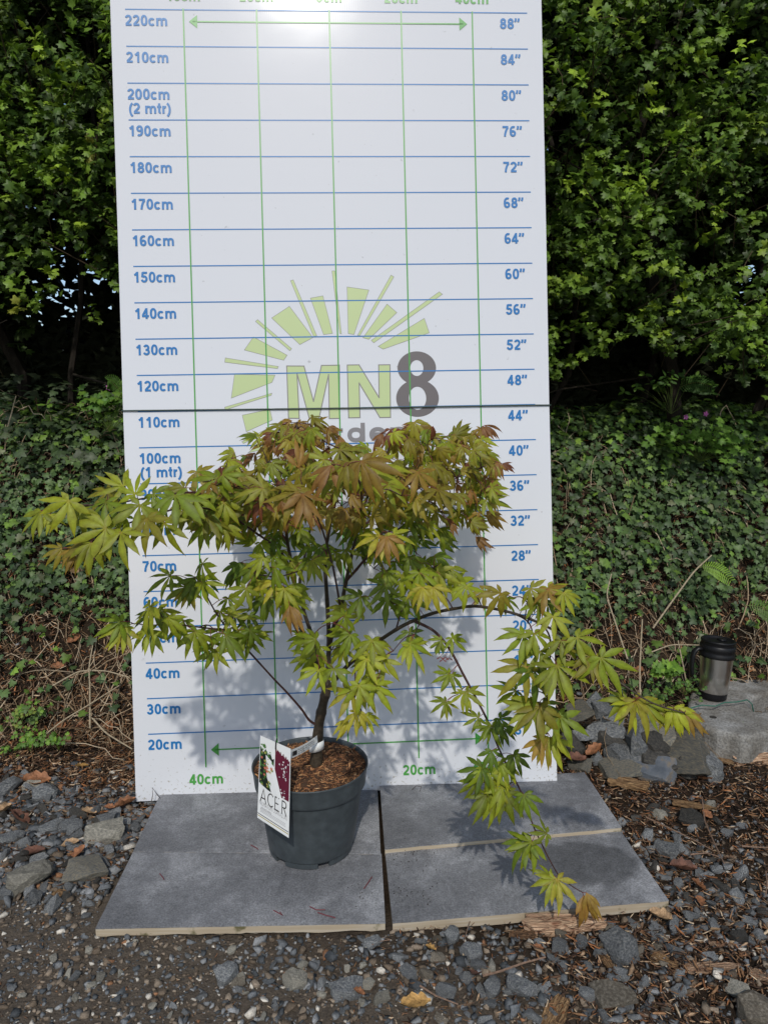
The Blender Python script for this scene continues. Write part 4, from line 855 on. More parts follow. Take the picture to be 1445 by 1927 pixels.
for a in [
 (1066,1746,140,.24,.42,-3,0,M_wood,'pinkish split log piece tapering to a point under the right slab edge',.002),
 (983,1756,46,.4,.4,-8,1,M_barkc,'short pale bark chunk left of the pointed split log piece',.0),
 (1182,1484,70,.42,.3,-24,1,M_orange,'orange square-cut bark chunk at the foot of the rock pile',.014),
 (1352,1436,46,.7,.2,-20,2,M_orange,'honey coloured wood flake right of the big blue slate slab',.006),
 (1420,1428,100,.45,.4,6,1,M_wood,'split log with pinkish grain under the concrete block',.0),
 (1305,1520,70,.45,.12,-28,3,M_orange,'ribbed orange bark strip lying on black slate',.014),
 (1258,1582,18,.8,.35,-10,1,M_orange,'small orange wood cube above the large flat slate',.004),
 (1280,1520,40,.3,.12,-20,3,M_barkc,'dark curled bark flake beside the ribbed orange strip',.006),
 (1140,1803,56,.3,.2,-76,2,M_orange,'orange wood sliver standing by the big dark stone',.003),
 (1340,1822,90,.26,.12,3,3,M_wood,'long pale driftwood flake at the lower right',.004),
 (1250,1808,44,.5,.2,-40,2,M_orange,'orange-brown bark chunk left of the long pale flake',.003),
 (1200,1832,36,.3,.16,-62,3,M_barkc,'narrow bark sliver below the big dark stone',.003),
 (1045,1903,72,.6,.14,55,2,M_orange,'broad orange bark plate at the bottom edge',.004),
 (1360,1778,50,.22,.12,0,3,M_wood,'thin pale chip above the long driftwood flake',.003),
 (1435,1835,40,.6,.2,-30,2,M_wood,'blond wood chip at the right edge of the photo',.003),
 (116,1685,26,.8,.5,-25,1,M_orange,'small orange wood block left of the slabs',.003),
 (168,1525,38,.3,.14,10,3,M_wood,'pale chip among the left gravel',.006),
 (985,1700+28,18,.3,.2,60,3,M_orange,'tiny splinter beneath the slab edge',.003),
 (1206,1738,20,.4,.1,50,3,M_wood,'small blond splinter beside the split log tip',.003),
 (1265,1895,24,.3,.12,-40,3,M_wood,'pale splinter at bottom right of centre',.003),
 (875,1888,30,.2,.12,15,3,M_wood,'thin pale splinter in the bottom gravel',.003)]: wood(*a)
rs = random.Random(11)
for i in range(46):
    px = rs.uniform(1130, 1440); py = rs.uniform(1500, 1915)
    p = onz(px, py)
    if on_tile(p[0]-.02, p[1]): continue
    wood(px, py, rs.uniform(9, 24), rs.uniform(.15, .4), .14, rs.uniform(0, 180), rs.choice([0, 2, 3]), rs.choice([M_orange, M_wood, M_barkc]), 'small splinter of wood in the litter right of the slabs', .003, 'splinters right of the slabs')
# fallen leaves, curled
def dead_leaf_me(seed):
    rs = np.random.default_rng(seed); nu, nv = 11, 5; V = []
    curl = rs.uniform(.3, 1.1); roll = rs.uniform(.2, 1.2)
    for i in range(nu):
        t = i/(nu-1); wd = .34*math.sin(math.pi*min(1, t*.93+.04))**.7*(1+.18*math.sin(t*19+seed))
        for j in range(nv):
            s = (j/(nv-1)-.5)*2; y = s*wd*math.cos(s*roll*.6); z = abs(s)*wd*math.sin(abs(s)*roll)+.35*curl*(t-.5)**2+rs.normal(0, .018); V.append((t-.5, y, z))
    st = len(V); V += [(-.5, 0, .35*curl*.25), (-.62, .01, .1), (-.72, .03, .06), (-.5, .012, .35*curl*.25+.01)]
    Fc = [(i*nv+j, i*nv+j+1, (i+1)*nv+j+1, (i+1)*nv+j) for i in range(nu-1) for j in range(nv-1)]+[(st, st+1, st+3)]
    me = bpy.data.meshes.new('fallen_leaf'); me.from_pydata(V, [], Fc); me.update(); me.polygons.foreach_set('use_smooth', [True]*len(me.polygons)); return me
dl = [dead_leaf_me(k) for k in range(6)]
def dmat(name, c): return plain(name, c, .6, spec=.35, var=.55, vscale=4, bump=.8, bscale=14)
DM = {'rust': dmat('leaf_rust', (.23, .10, .045)), 'tan': dmat('leaf_tan', (.34, .22, .12)), 'brown': dmat('leaf_brown', (.12, .055, .035)), 'yellow': dmat('leaf_yellow', (.38, .22, .07))}
lcache = {}
def dleaf(p, s, k, mk, label, rot, grp='fallen leaves'):
    key = (k, mk)
    if key not in lcache: me = dl[k].copy(); me.materials.append(DM[mk]); lcache[key] = me
    o = bpy.data.objects.new('fallen_leaf', lcache[key]); col.objects.link(o); o.location = p; o.scale = (s, s, s); o.rotation_euler = rot; tag(o, label, 'leaf', grp)
hand_leaves = [(70,1472,52,0,'rust','rust-red curled leaf on the slates at far left',.3),(237,1518,44,1,'rust','orange leaf at the left foot of the white board',.5),(207,1523,22,2,'rust','small orange leaf just left of the board foot leaf',0),
 (133,1592,34,3,'tan','crumpled yellow-tan leaf in the left gravel',.2),(150,1610,34,4,'rust','crumpled orange leaf below the yellow-tan leaf',1.),(8,1530,40,5,'tan','long curled tan leaf at the left edge',1.2),
 (168,1532,30,2,'tan','pale cream crumpled leaf above the gravel at left',.4),(155,1446,30,0,'yellow','curved ochre leaf lying on dark soil at left',-.2),(158,1371,32,1,'rust','glossy red-brown curled leaf near the weeds at left',.5),(195,1355,34,5,'rust','narrow brown leaf left of the board by the roots',.8),
 (60,1610,50,3,'brown','flat brown leaf under the slates at left',.1),(35,1545,50,4,'brown','brown scrap of leaf beside the left edge slates',-.5),
 (1000,1468,18,0,'rust','red leaf tip behind the right slab at the board foot',.1),(1140,1358,26,3,'tan','round tan leaf behind the pale flat slate',.9),(1290,1400,36,4,'rust','glossy copper leaf among the rocks below the block',1.0),(1300,1412,30,5,'brown','dark copper leaf tucked behind the big blue slate',1.3),
 (1330,1470,34,1,'rust','folded copper leaf at the foot of the blue slate',-.4),(1312,1352,30,2,'tan','beige leaf against the concrete block',1.2),(1330,1536,22,3,'rust','curled rust leaf under the cream pebble',-1.),
 (1118,1415,40,0,'rust','rust leaf beside the lower right corner of the board',.2),(1085,1432,46,2,'brown','dark shiny leaf over the stones at the slab corner',.3),(1285,1640,52,5,'brown','long torn rust leaf right of the slabs',-.1),(1313,1672,32,1,'rust','bright orange pointed leaf right of the slabs',-.3),(1316,1700,26,3,'rust','small folded rust leaf under the orange pointed leaf',1.4),
 (1242,1730,44,4,'tan','curled light orange leaf below the right slab corner',-.7),(783,1895,58,0,'yellow','flat golden leaf at the bottom of the photo',.1),(810,1790,22,1,'yellow','small golden leaf below the right front slab',-.3),(895,1838,38,3,'brown','red-brown crumpled leaf beside the twig',1.1),(675,1873,24,5,'rust','small rust leaf right of the dark pointed stone',0),
 (1012,1788,20,2,'rust','small orange oval leaf under the split log piece',-.4),(1345,1755,20,3,'tan','pale lobed leaf fragment at lower right',0.),(1110,795,30,2,'tan','papery tan leaf standing on top of the ivy bank',1.2)]
for px, py, Lp, k, mk, lab, rz in hand_leaves:
    if py < 1000: p = at(px, py, 2.98); p[2] = gz(p[0], p[1])+.05; s = Lp/F*3.0; dleaf(p, s, k, mk, lab, (1.2, .3, rz)); continue
    p = onz(px, py, .01)
    for _ in range(4): p = onz(px, py, float(gz(p[0], p[1]))+.012)
    if 1080 < px < 1345 and 1340 < py < 1480: p = at(px, py, 1.965+(1480-py)/160*.24)
    s = Lp/F*np.linalg.norm(p-[0, 0, CAMZ])*.8; p[2] += .006
    dleaf(p, s, k, mk, lab, (rs.gauss(0, .3), rs.gauss(0, .25), rz))
def strewleaf(n, x0, x1, y0, y1, label, grp, cond=None):
    c = 0
    while c < n:
        x, y = rs.uniform(x0, x1), rs.uniform(y0, y1)
        if on_tile(x, y) or (abs(x) < .6 and y < 2.2) : continue
        z = float(gz(x, y)); e = .03; nx = -(float(gz(x+e, y))-z)/e; ny = -(float(gz(x, y+e))-z)/e
        q_ = Vector((nx, ny, 1)).to_track_quat('Z', 'Y').to_euler()
        dleaf((x, y, z+.018), rs.uniform(.022, .05), rs.randrange(6), rs.choice(['rust', 'tan', 'brown', 'tan']), label, (q_.x+rs.gauss(0, .3), q_.y+rs.gauss(0, .3), rs.uniform(0, 6.3)), grp); c += 1
strewleaf(60, -1.75, -.6, 2.2, 2.75, 'dry brown leaf among the ivy stems left of the board', 'dry leaves on the left bank')
strewleaf(60, .6, 2.0, 2.2, 2.75, 'dry brown leaf among the ivy stems right of the board', 'dry leaves on the right bank')
# leaf litter and shredded bark on the soil: uncountable
def litter(n, x0, x1, y0, y1, L0, L1, pal, wts, dens=None, asp=(.08, .3), steep=.3):
    x = rng.uniform(x0, x1, n); y = rng.uniform(y0, y1, n); k = ~on_tile(x, y)
    if dens is not None: k &= rng.uniform(size=n) < dens(x, y)
    x, y = x[k], y[k]; n = len(x); L = L0+(L1-L0)*rng.beta(1.2, 3.5, n); e = .02; z = gz(x, y)
    nx, ny = -(gz(x+e, y)-z)/e, -(gz(x, y+e)-z)/e
    Nv = np.stack([nx, ny, np.ones(n)], 1); Nv /= np.linalg.norm(Nv, axis=1)[:, None]; Nv += rng.normal(0, steep, (n, 3))
    Dv = rng.normal(size=(n, 3)); Dv -= (Dv*Nv).sum(1)[:, None]*Nv/ (Nv**2).sum(1)[:, None]
    Fr = frames(Dv, Nv)[:, :, [1, 0, 2]]
    return scatter(shreds, np.stack([x, y, z], 1)+Nv*rng.uniform(.003, .013, n)[:, None], Fr, np.stack([L, L*rng.uniform(*asp, n), L*.08], 1), palette(pal, wts, n, .4))
LT = [(.22, .12, .06), (.11, .06, .035), (.38, .25, .15), (.05, .03, .02), (.5, .38, .25), (.28, .12, .05)]
Ls = [litter(38000, .3, 2.1, 1.0, 2.9, .005, .038, LT, [4, 5, 2.2, 5, .9, 2]),
      litter(26000, -1.9, -.45, 1.93, 2.8, .005, .04, LT, [4, 5, 2.2, 5, 1, 2]),
      litter(5200, -1.4, -.5, 1.5, 2.05, .004, .034, LT, [3, 4, 1.5, 3, .6, 2.5]),
      litter(5000, .0, 1.3, .9, 1.5, .003, .024, LT, [3, 4, 2, 4, 1, 2]),
      litter(900, -1.2, .1, .9, 1.45, .003, .014, LT, [3, 3, 2, 2, 1, 1]),
      litter(9000, -2.4, 2.6, 2.6, 3.3, .01, .05, LT, [3, 5, 1, 5, .6, 1]),
      litter(1200, -.9, .9, 1.8, 2.1, .006, .03, LT, [3, 4, 1.5, 3, .6, 2], lambda x, y: 1.*(y < 1.84+.05*x)*0+1.*((x < -.63) | (x > .61)))]
off = 0; Vs, Fs, Cs = [], [], []
for V, Fc, C in Ls: Vs.append(V); Fs.append(Fc+off); Cs.append(C); off += len(V)
tag(link('leaf_litter', fastmesh('leaf_litter', np.concatenate(Vs), np.concatenate(Fs), np.concatenate(Cs)), M_dry), 'brown leaf litter and bark shreds covering the soil round the slabs', 'leaf litter', kind='stuff')

# ---------------------------------------------------------------- dry stems over the bank
def bankpath(x, y, ang, L, n, wig, lift):
    P = []; 
    for i in range(n):
        P.append((x, y, float(gz(x, y))+lift*(.4+math.sin(math.pi*i/(n-1)))+.008*math.sin(i*1.7+x*30)))
        ang += rs.gauss(0, wig); c = math.cos(ang)*L/n; s = math.sin(ang)*L/n
        sl_ = (float(gz(x, y+.03))-float(gz(x, y)))/.03; x += c; y += s/math.sqrt(1+sl_*sl_)
    return P
mb = MB()
for i in range(1500):
    side = rs.random() < .5; x = rs.uniform(-1.9, -.5) if side else rs.uniform(.5, 2.2); y = rs.uniform(2.2, 2.72) if i < 1250 else rs.uniform(2.6, 3.0)
    c = np.array(rs.choice([(.34, .25, .16), (.25, .18, .11), (.45, .36, .25), (.14, .09, .05)]))*rs.uniform(.7, 1.2)
    a = rs.uniform(0, 6.28) if rs.random() < .55 else rs.gauss(1.57, .5)
    P = bankpath(x, y, a, rs.uniform(.1, .42), 9, .28, rs.uniform(.004, .035) if i < 1250 else rs.uniform(.05, .085)); r0 = rs.uniform(.0009, .0026)
    mb.tube(P, np.linspace(r0, r0*.5, 9), 5, c)
tag(mb.build('dry_stems', M_dry), 'tangle of dry ivy stems and roots at the foot of the bank', 'dry stems', kind='stuff')
def vine(pts, r0, r1, label, c=(.34, .28, .19), name='bare_stem', cat='stem', grp=None):
    P0 = np.array([at(*p) for p in pts]); t = np.linspace(0, len(P0)-1, len(P0)*6)
    P = np.stack([np.interp(t, range(len(P0)), P0[:, k]) for k in range(3)], 1)
    for _ in range(3): P[1:-1] = (P[:-2]+P[1:-1]*2+P[2:])/4
    c0 = P[0].copy(); mb = MB(); mb.tube(P-c0, np.linspace(r0, r1, len(P)), 7, c); o = mb.build(name, M_dry); o.location = c0; tag(o, label, cat, grp)
vine([(1228,1182,2.42),(1265,1130,2.44),(1305,1075,2.50),(1338,1045,2.54)], .0032, .0025, 'long straight pale stem slanting up across the ivy right of the board')
vine([(1204,1330,2.3),(1203,1260,2.36),(1206,1200,2.4),(1208,1165,2.43)], .0032, .0022, 'upright pale stem rising beside the hanging maple leaves')
vine([(1180,1240,2.32),(1160,1180,2.38),(1140,1120,2.45),(1150,1080,2.5)], .003, .002, 'wavy brown stem climbing right of the board edge')
vine([(1292,1290,2.4),(1282,1240,2.4),(1275,1205,2.42)], .0025, .002, 'thin pale stem left of the travel mug')
vine([(1225,1227,2.36),(1262,1213,2.38),(1318,1214,2.4)], .0022, .002, 'horizontal thin stem pointing at the travel mug')
vine([(100,1290,2.34),(150,1262,2.36),(200,1262,2.33),(245,1275,2.3)], .0028, .002, 'curved brown root left of the board at its lower edge')
vine([(170,1370,2.25),(170,1300,2.3),(168,1255,2.33),(175,1215,2.38)], .003, .002, 'upright mossy stem left of the board')
vine([(70,1395,2.2),(120,1355,2.24),(170,1325,2.27),(225,1290,2.3)], .0026, .0018, 'long straight pale twig slanting over the left litter')
vine([(175,1352,2.24),(200,1380,2.2),(250,1410,2.16)], .003, .002, 'mossy twig running to the left board edge')
vine([(12,815,2.7),(22,780,2.7),(31,745,2.72)], .0028, .002, 'short pale stem at the left edge under the hedge')
def twig(pts, r0, label):
    P = np.array([onz(x, y, .012) for x, y in pts]); c0 = P[0].copy(); mb = MB(); mb.tube(P-c0, np.linspace(r0, r0*.6, len(P)), 6, (.2, .13, .09)); o = mb.build('fallen_twig', M_dry); o.location = c0; tag(o, label, 'twig', 'fallen twigs on the gravel')
twig([(908,1836),(940,1828),(985,1812),(1026,1801)], .0026, 'forked grey twig lying in front of the right slab')
twig([(790,1855),(820,1874),(862,1890)], .002, 'reddish twig at the bottom edge')
twig([(1215,1538),(1262,1560),(1300,1578),(1340,1600)], .002, 'long curved tan twig right of the slabs')
twig([(1320,1500),(1325,1545),(1345,1590),(1362,1625)], .0022, 'brown bent twig below the cream pebble')
twig([(1298,1608),(1330,1605),(1352,1612)], .002, 'short bright twig above the torn rust leaf')
twig([(1395,1592),(1420,1594),(1445,1595)], .0022, 'pale twig at the right edge')
twig([(884,1734),(878,1752),(872,1776)], .0012, 'thin straw leaning on the slab edge')
twig([(1440,1640),(1443,1660),(1440,1685)], .0022, 'short tan twig upright at the right edge')
twig([(700,1778),(712,1772),(735,1768),(720,1764)], .001, 'fine hair-like rootlet below the slab joint')
def rootlet(pts, label):
    P = np.array([at(*p) for p in pts]); c0 = P[0].copy(); mb = MB(); mb.tube(P-c0, .0009, 5, (.05, .035, .03)); o = mb.build('rootlet', M_dry); o.location = c0; tag(o, label, 'rootlet')
rootlet([(775,1486,1.865),(783,1479,1.865),(792,1480,1.866),(790,1489,1.866),(782,1492,1.866)], 'fine curled rootlet on the slab against the board foot')
rootlet([(285,1510,1.84),(288,1495,1.842),(287,1482,1.845),(296,1495,1.842),(302,1502,1.84)], 'thin straw bits at the left foot of the board')

# ---------------------------------------------------------------- leaf templates
def ivy_t(seed):
    rs_ = np.random.default_rng(seed); A = [(0, 0), (.38, -.12), (.5, .16), (.34, .32), (.46, .62), (.2, .6), (0, 1.0), (-.2, .6), (-.46, .62), (-.34, .32), (-.5, .16), (-.38, -.12)]
    V = [(x, y, -.12*abs(x)-.1*y*y+rs_.normal(0, .02)) for x, y in A]+[(0, .42, .07)]; c = len(A)
    return np.array(V), np.array([(c, i, (i+1) % c) for i in range(c)]), np.array([[1, 1, 1]]*c+[[1.3, 1.25, 1.15]])
ivy = [ivy_t(k) for k in range(4)]
def haw_t(seed):
    rs_ = np.random.default_rng(seed); A = [(0, 0), (.12, .22), (.5, .3), (.36, .5), (.5, .74), (.22, .72), (.16, 1.0), (-.04, .98), (-.2, .74), (-.48, .78), (-.36, .52), (-.52, .34), (-.14, .22)]
    V = [(x+rs_.normal(0, .02), y, -.25*abs(x)-.12*y*y+rs_.normal(0, .03)) for x, y in A]+[(0, .5, .04)]; c = len(A)
    return np.array(V), np.array([(c, i, (i+1) % c) for i in range(c)]), np.array([[1, 1, 1]]*c+[[1.1, 1.1, 1.1]])
haw = [haw_t(k) for k in range(5)]
def oval_t():
    A = [(0, 0), (.2, .2), (.27, .5), (.17, .8), (0, 1), (-.17, .8), (-.27, .5), (-.2, .2)]; V = [(x, y, -.15*y*y+.2*abs(x)) for x, y in A]+[(0, .5, 0)]
    return np.array(V), np.array([(8, i, (i+1) % 8) for i in range(8)]), np.array([[1, 1, 1]]*8+[[1.2, 1.2, 1.1]])
oval = [oval_t()]

# ---------------------------------------------------------------- ivy over the bank
def ivy_patch(n, x0, x1, y0, y1, dens, s0, s1, pal, wts, tmpl=ivy, lift=(.01, .07)):
    x = rng.uniform(x0, x1, n); y = rng.uniform(y0, y1, n); z = gz(x, y); k = rng.uniform(size=n) < dens(x, y, z); x, y, z = x[k], y[k], z[k]; n = len(x)
    e = .03; Nv = np.stack([-(gz(x+e, y)-z)/e, -(gz(x, y+e)-z)/e, np.ones(n)], 1); Nv /= np.linalg.norm(Nv, axis=1)[:, None]
    pos = np.stack([x, y, z], 1)+Nv*rng.uniform(*lift, n)[:, None]
    Nv = Nv*.8+np.array([0, -.15, .35])+rng.normal(0, .38, (n, 3)); D = rng.normal(size=(n, 3))*.8+np.array([0, -.2, -.7]); D -= (D*Nv).sum(1)[:, None]*Nv/(Nv**2).sum(1)[:, None]
    s = (s0+(s1-s0)*rng.beta(1.6, 2.6, n))*(1+.3*wob(x*5, z*5, 8)); hue = (1+.35*wob(x*3.3, z*4.1, 12))[:, None]*np.ones(3)
    return scatter(tmpl, pos, frames(D, Nv), s, palette(pal, wts, n, .3)*hue)
IV = [(.052, .092, .03), (.074, .12, .042), (.036, .062, .026), (.105, .18, .036), (.11, .125, .07)]
IVg = [(.09, .17, .025), (.13, .22, .035), (.06, .12, .03), (.04, .08, .03)]
patchy = lambda x, y: .5+.5*wob(x*2.2, y*3, 5)
Is = [ivy_patch(52000, -2.5, 2.7, 2.35, 3.25, lambda x, y, z: np.clip((z-.24+.16*wob(x*2, y, 2))/.25, 0, 1)*(.7+.3*patchy(x, y)), .016, .042, IV, [5, 4, 4, 1.4, .8]),
      ivy_patch(4200, -2.5, 2.7, 2.2, 2.7, lambda x, y, z: np.clip(.42+.6*wob(x*3, y*4, 7), 0, .6)*(z > .03), .018, .042, IV, [4, 4, 2, 2, .6]),
      ivy_patch(6500, -2.5, 2.7, 2.8, 3.3, lambda x, y, z: np.clip((z-.78)/.15, 0, 1)*(.25+.75*patchy(x+2, y)), .02, .045, IVg, [4, 3, 3, 2], lift=(.03, .08)),
      ivy_patch(900, -2.2, 2.4, 2.2, 2.95, lambda x, y, z: (.4+.6*patchy(x+5, y))*(z > .1), .02, .04, IVg, [4, 3, 3, 2], lift=(.03, .07)),
      ivy_patch(500, -2.4, -.6, 2.75, 3.1, lambda x, y, z: 1+0*x, .03, .055, [(.06, .08, .045), (.05, .08, .035)], [1, 1], lift=(.05, .2))]
off = 0; Vs, Fs, Cs = [], [], []
for V, Fc, C in Is: Vs.append(V); Fs.append(Fc+off); Cs.append(C); off += len(V)
tag(link('ivy', fastmesh('ivy', np.concatenate(Vs), np.concatenate(Fs), np.concatenate(Cs)), M_ivy), 'dense dark green ivy covering the bank behind the board', 'ivy', kind='stuff')

# ---------------------------------------------------------------- small wild plants
def herb(px, py, Y, n, spread, s, pal, label, name='seedling', cat='weed', tm=None, fern=False, stem=.03):
    p0 = at(px, py, Y); p0[2] -= stem; root = empty(name, p0, label, cat)
    tips = np.stack([rng.normal(0, spread, n), rng.normal(0, spread*.6, n), stem+rng.normal(0, spread*.35, n)], 1)
    mb = MB()
    for t in tips: mb.tube([(0, 0, -.005), tuple(t*.55+np.array([0, 0, .01])), tuple(t)], .0007, 4, (.1, .15, .03))
    mb.build('stems', M_herb, root)
    pos = np.repeat(tips, 3, 0); a = np.tile([0, 2.0, -2.0], n)+rng.normal(0, .3, n*3)
    D = np.stack([np.sin(a), np.cos(a)*.5-.2, np.cos(a)*.6+rng.normal(0, .2, 3*n)], 1); Nv = np.tile([0, -.5, .85], (3*n, 1))+rng.normal(0, .3, (3*n, 3))
    V, Fq, C = scatter(tm or haw, pos, frames(D, Nv), s*rng.uniform(.7, 1.2, 3*n), palette(pal, [1]*len(pal), 3*n, .2))
    link('leaves', fastmesh('leaves', V, Fq, C), M_herb, root); return root
G1 = [(.12, .24, .03), (.17, .3, .04), (.09, .18, .03)]; G2 = [(.06, .13, .03), (.1, .19, .03)]
herb(60,1385,2.2,10,.03,.016,G1,'small bright green weed on the left soil, leftmost')
herb(57,1395,2.16,5,.018,.02,G1,'rounded bright seedling below the left weeds')
herb(110,1392,2.15,9,.022,.017,G1,'bright green lobed seedling right of the left weeds')
herb(30,1355,2.22,12,.04,.013,[(.22,.28,.05),(.12,.2,.04)],'yellow-green cushion plant at the far left')
herb(68,1330,2.24,8,.03,.013,G1,'tiny green weed beside the white stone flake at left')
herb(10,1418,2.14,7,.03,.014,G1,'low green weed at the left edge above the slates')
herb(1235,1305,2.34,18,.045,.013,G2,'dark green leafy weed between the rocks and the mug', stem=.05)
herb(1262,1265,2.38,10,.035,.032,G1,'bright ivy shoot left of the travel mug', tm=ivy, name='ivy_shoot', cat='ivy shoot')
herb(1290,1290,2.36,16,.04,.014,G2,'small weed just left of the concrete block')
herb(1410,1502,1.98,10,.03,.013,G1,'feathery seedling on the dark soil at right')
herb(1283,1492,2.0,7,.025,.010,G1,'tiny pale seedling below the blue slab')
herb(1440,1545,1.92,9,.03,.011,G1,'pale green tuft at the right edge')
herb(1168,1522,1.9,2,.01,.014,G1,'single green sprig near the right slab edge')
herb(1250,1912,1.2,6,.01,.009,G1,'tiny green sprig at the bottom of the photo')
herb(1412,1372,2.18,4,.02,.018,G2,'sprig of green leaves growing against the concrete block', stem=.05)
herb(1320,820,2.86,46,.10,.035,[(.1,.2,.03),(.14,.26,.04)],'bright feathery herb clump with pink flowers at the top of the right bank', name='herb_robert', cat='wild plant', stem=.1)
herb(205,760,2.72,26,.07,.035,[(.08,.17,.03),(.12,.22,.03)],'green feathery herb beside the left edge of the board', name='herb_robert', cat='wild plant', stem=.1)
herb(1265,720,2.9,22,.08,.03,G2,'dark leafy plant standing above the right bank in the shade', name='wild_plant', cat='wild plant', tm=oval, stem=.12)
def flower(px, py, Y, label):
    p = at(px, py, Y); mb = MB()
    for k in range(5):
        a = 6.2832*k/5; c, s_ = math.cos(a), math.sin(a); mb.add([(0, 0, 0), (.006*c-.004*s_, -.002, .006*s_+.004*c), (.012*c, -.001, .012*s_), (.006*c+.004*s_, -.002, .006*s_-.004*c)], [(0, 1, 2, 3)])
    o = mb.build('pink_flower', bpy.data.materials.get('petal_pink') or plain('petal_pink', (.38, .09, .3), .5)); o.location = p; tag(o, label, 'flower', 'pink wild flowers'); 
flower(205,729,2.66,'pink five-petalled flower beside the left edge of the board'); flower(1290,785,2.78,'pink flower above the right ivy bank, left one'); flower(1327,779,2.8,'pink flower above the right ivy bank, right one')
def fern(px, py, Y, L, ang, droop, c, label):
    p0 = at(px, py, Y); root = empty('fern', p0, label, 'fern'); P = []; d = np.array([math.cos(ang), -.35, math.sin(ang)]); p = np.zeros(3); n = 18
    for i in range(n): P.append(p.copy()); p = p+d*L/n; d = d+np.array([0, 0, -droop/n]); 
    P = np.array(P); mb = MB(); mb.tube(P, np.linspace(.0015, .0004, n), 5, (.15, .2, .05)); mb.build('frond_stem', M_herb, root)
    pos, D, Nv, s = [], [], [], []
    T = np.gradient(P, axis=0); T /= np.linalg.norm(T, axis=1)[:, None]
    for i in range(2, n):
        side = np.cross(T[i], [0, -.8, .6]); side /= np.linalg.norm(side)
        for sg_ in (-1, 1): 
            pos.append(P[i]); D.append(side*sg_+T[i]*.35+np.array([0, -.0, -.15])); Nv.append(np.cross(side, T[i])*1.0+rng.normal(0, .08, 3)); s.append(L*.34*math.sin(math.pi*(.15+.8*(1-i/n)))**.9)
    A = [(0, 0)]+[(.085 if k % 2 else .045, .1+.15*k) for k in range(6)]+[(0, 1)]+[(-(.085 if k % 2 else .045), .1+.15*k) for k in range(5, -1, -1)]; n_ = len(A)
    t = (np.array([(x, y, -.1*y*y) for x, y in A]+[(0, .5, .0)]), np.array([(n_, i, (i+1) % n_) for i in range(n_)]))
    V, Fq, C = scatter([t], np.array(pos), frames(np.array(D), np.array(Nv)), np.array(s), palette([c], [1], len(pos), .15)); link('frond', fastmesh('frond', V, Fq, C), M_herb, root)
fern(1315,1068,2.50,.11,.35,1.6,(.2,.34,.04),'bright yellow-green fern frond curling over the ivy right of the board')
fern(1270,735,2.95,.17,.7,1.3,(.06,.13,.03),'dark fern frond arching above the right bank')
fern(1400,1140,2.5,.14,.2,1.4,(.1,.17,.03),'green fern frond at the right edge in the ivy')
fern(228,742,2.6,.10,1.9,1.0,(.08,.17,.03),'upright fern tip touching the left edge of the board')

# ---------------------------------------------------------------- hedge
hedge = empty('hedge', (0, 3.0, 1.05), 'tall dark hawthorn hedge growing along the top of the bank', 'hedge')
def hfront(x, z): return 2.52+.16*wob(x*1.3, z*1.6, 2)+.10*wob(x*4, z*4, 9)-.06*(z-2)
def hbot(x): return np.where(x < -.45, 1.46+.1*np.sin(x*5), np.where(x > .45, 1.27+.07*np.sin(x*7+1), 1.35))
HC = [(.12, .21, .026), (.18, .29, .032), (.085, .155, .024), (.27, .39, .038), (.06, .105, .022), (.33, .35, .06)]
def hedge_layer(ns, depth, nl, wts, s0, s1, zlo=0., gate=True):
    x = rng.uniform(-3.0, 3.2, ns); z = rng.uniform(1.0, 3.9, ns); k = z > hbot(x)+zlo+rng.normal(0, .04, ns)
    yl = 2.5+depth; k &= ~((np.hypot((x+.43*yl)/.19, (z-1.08-.165*yl)/.15) < 1) | (np.hypot((x-.50*yl)/.12, (z-1.08-.168*yl)/.11) < 1)) | (depth < .1)
    if gate: k &= (wob(x*2.6, z*3.4, 11)+.55*wob(x*7, z*9, 3)) > -.36+rng.normal(0, .12, ns)-.4*depth
    x, z = x[k], z[k]; ns = len(x); y = hfront(x, z)+depth+rng.normal(0, .05, ns)
    base = np.stack([x, y, z], 1); out = np.stack([rng.normal(0, .5, ns), -np.abs(rng.normal(.6, .3, ns)), rng.normal(.25, .45, ns)], 1); out /= np.linalg.norm(out, axis=1)[:, None]
    L = rng.uniform(.05, .13, ns); t = rng.uniform(.0, 1, (ns, nl)); pos = (base[:, None]+out[:, None]*(t*L[:, None])[..., None]).reshape(-1, 3)+rng.normal(0, .006, (ns*nl, 3))
    O = np.repeat(out, nl, 0); side = rng.normal(size=(ns*nl, 3)); D = O*.55+side*.75+np.array([0, -.15, .0]); Nv = np.tile([0, -.55, .75], (ns*nl, 1))+rng.normal(0, .42, (ns*nl, 3)); D -= (D*Nv).sum(1)[:, None]*Nv*.6
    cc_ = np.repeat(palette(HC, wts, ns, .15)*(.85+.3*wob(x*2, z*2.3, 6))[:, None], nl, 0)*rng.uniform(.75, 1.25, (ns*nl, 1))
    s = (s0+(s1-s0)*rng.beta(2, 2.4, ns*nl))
    tip = [base, base+out*L[:, None]]
    return scatter(haw, pos, frames(D, Nv), s, cc_), tip
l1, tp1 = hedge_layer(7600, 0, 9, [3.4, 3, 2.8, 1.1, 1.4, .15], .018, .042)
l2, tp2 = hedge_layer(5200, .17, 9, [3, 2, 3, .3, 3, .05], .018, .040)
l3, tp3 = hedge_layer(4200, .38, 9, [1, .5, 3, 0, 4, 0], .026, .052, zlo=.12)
l4, tp4 = hedge_layer(3200, .62, 8, [.5, 0, 2, 0, 5, 0], .03, .06, zlo=.1, gate=False)  # deeper layers use darker leaf colours, painting in the hedge's inner shade
off = 0; Vs, Fs, Cs = [], [], []
for V, Fc, C in (l1, l2, l3, l4): Vs.append(V); Fs.append(Fc+off); Cs.append(C); off += len(V)
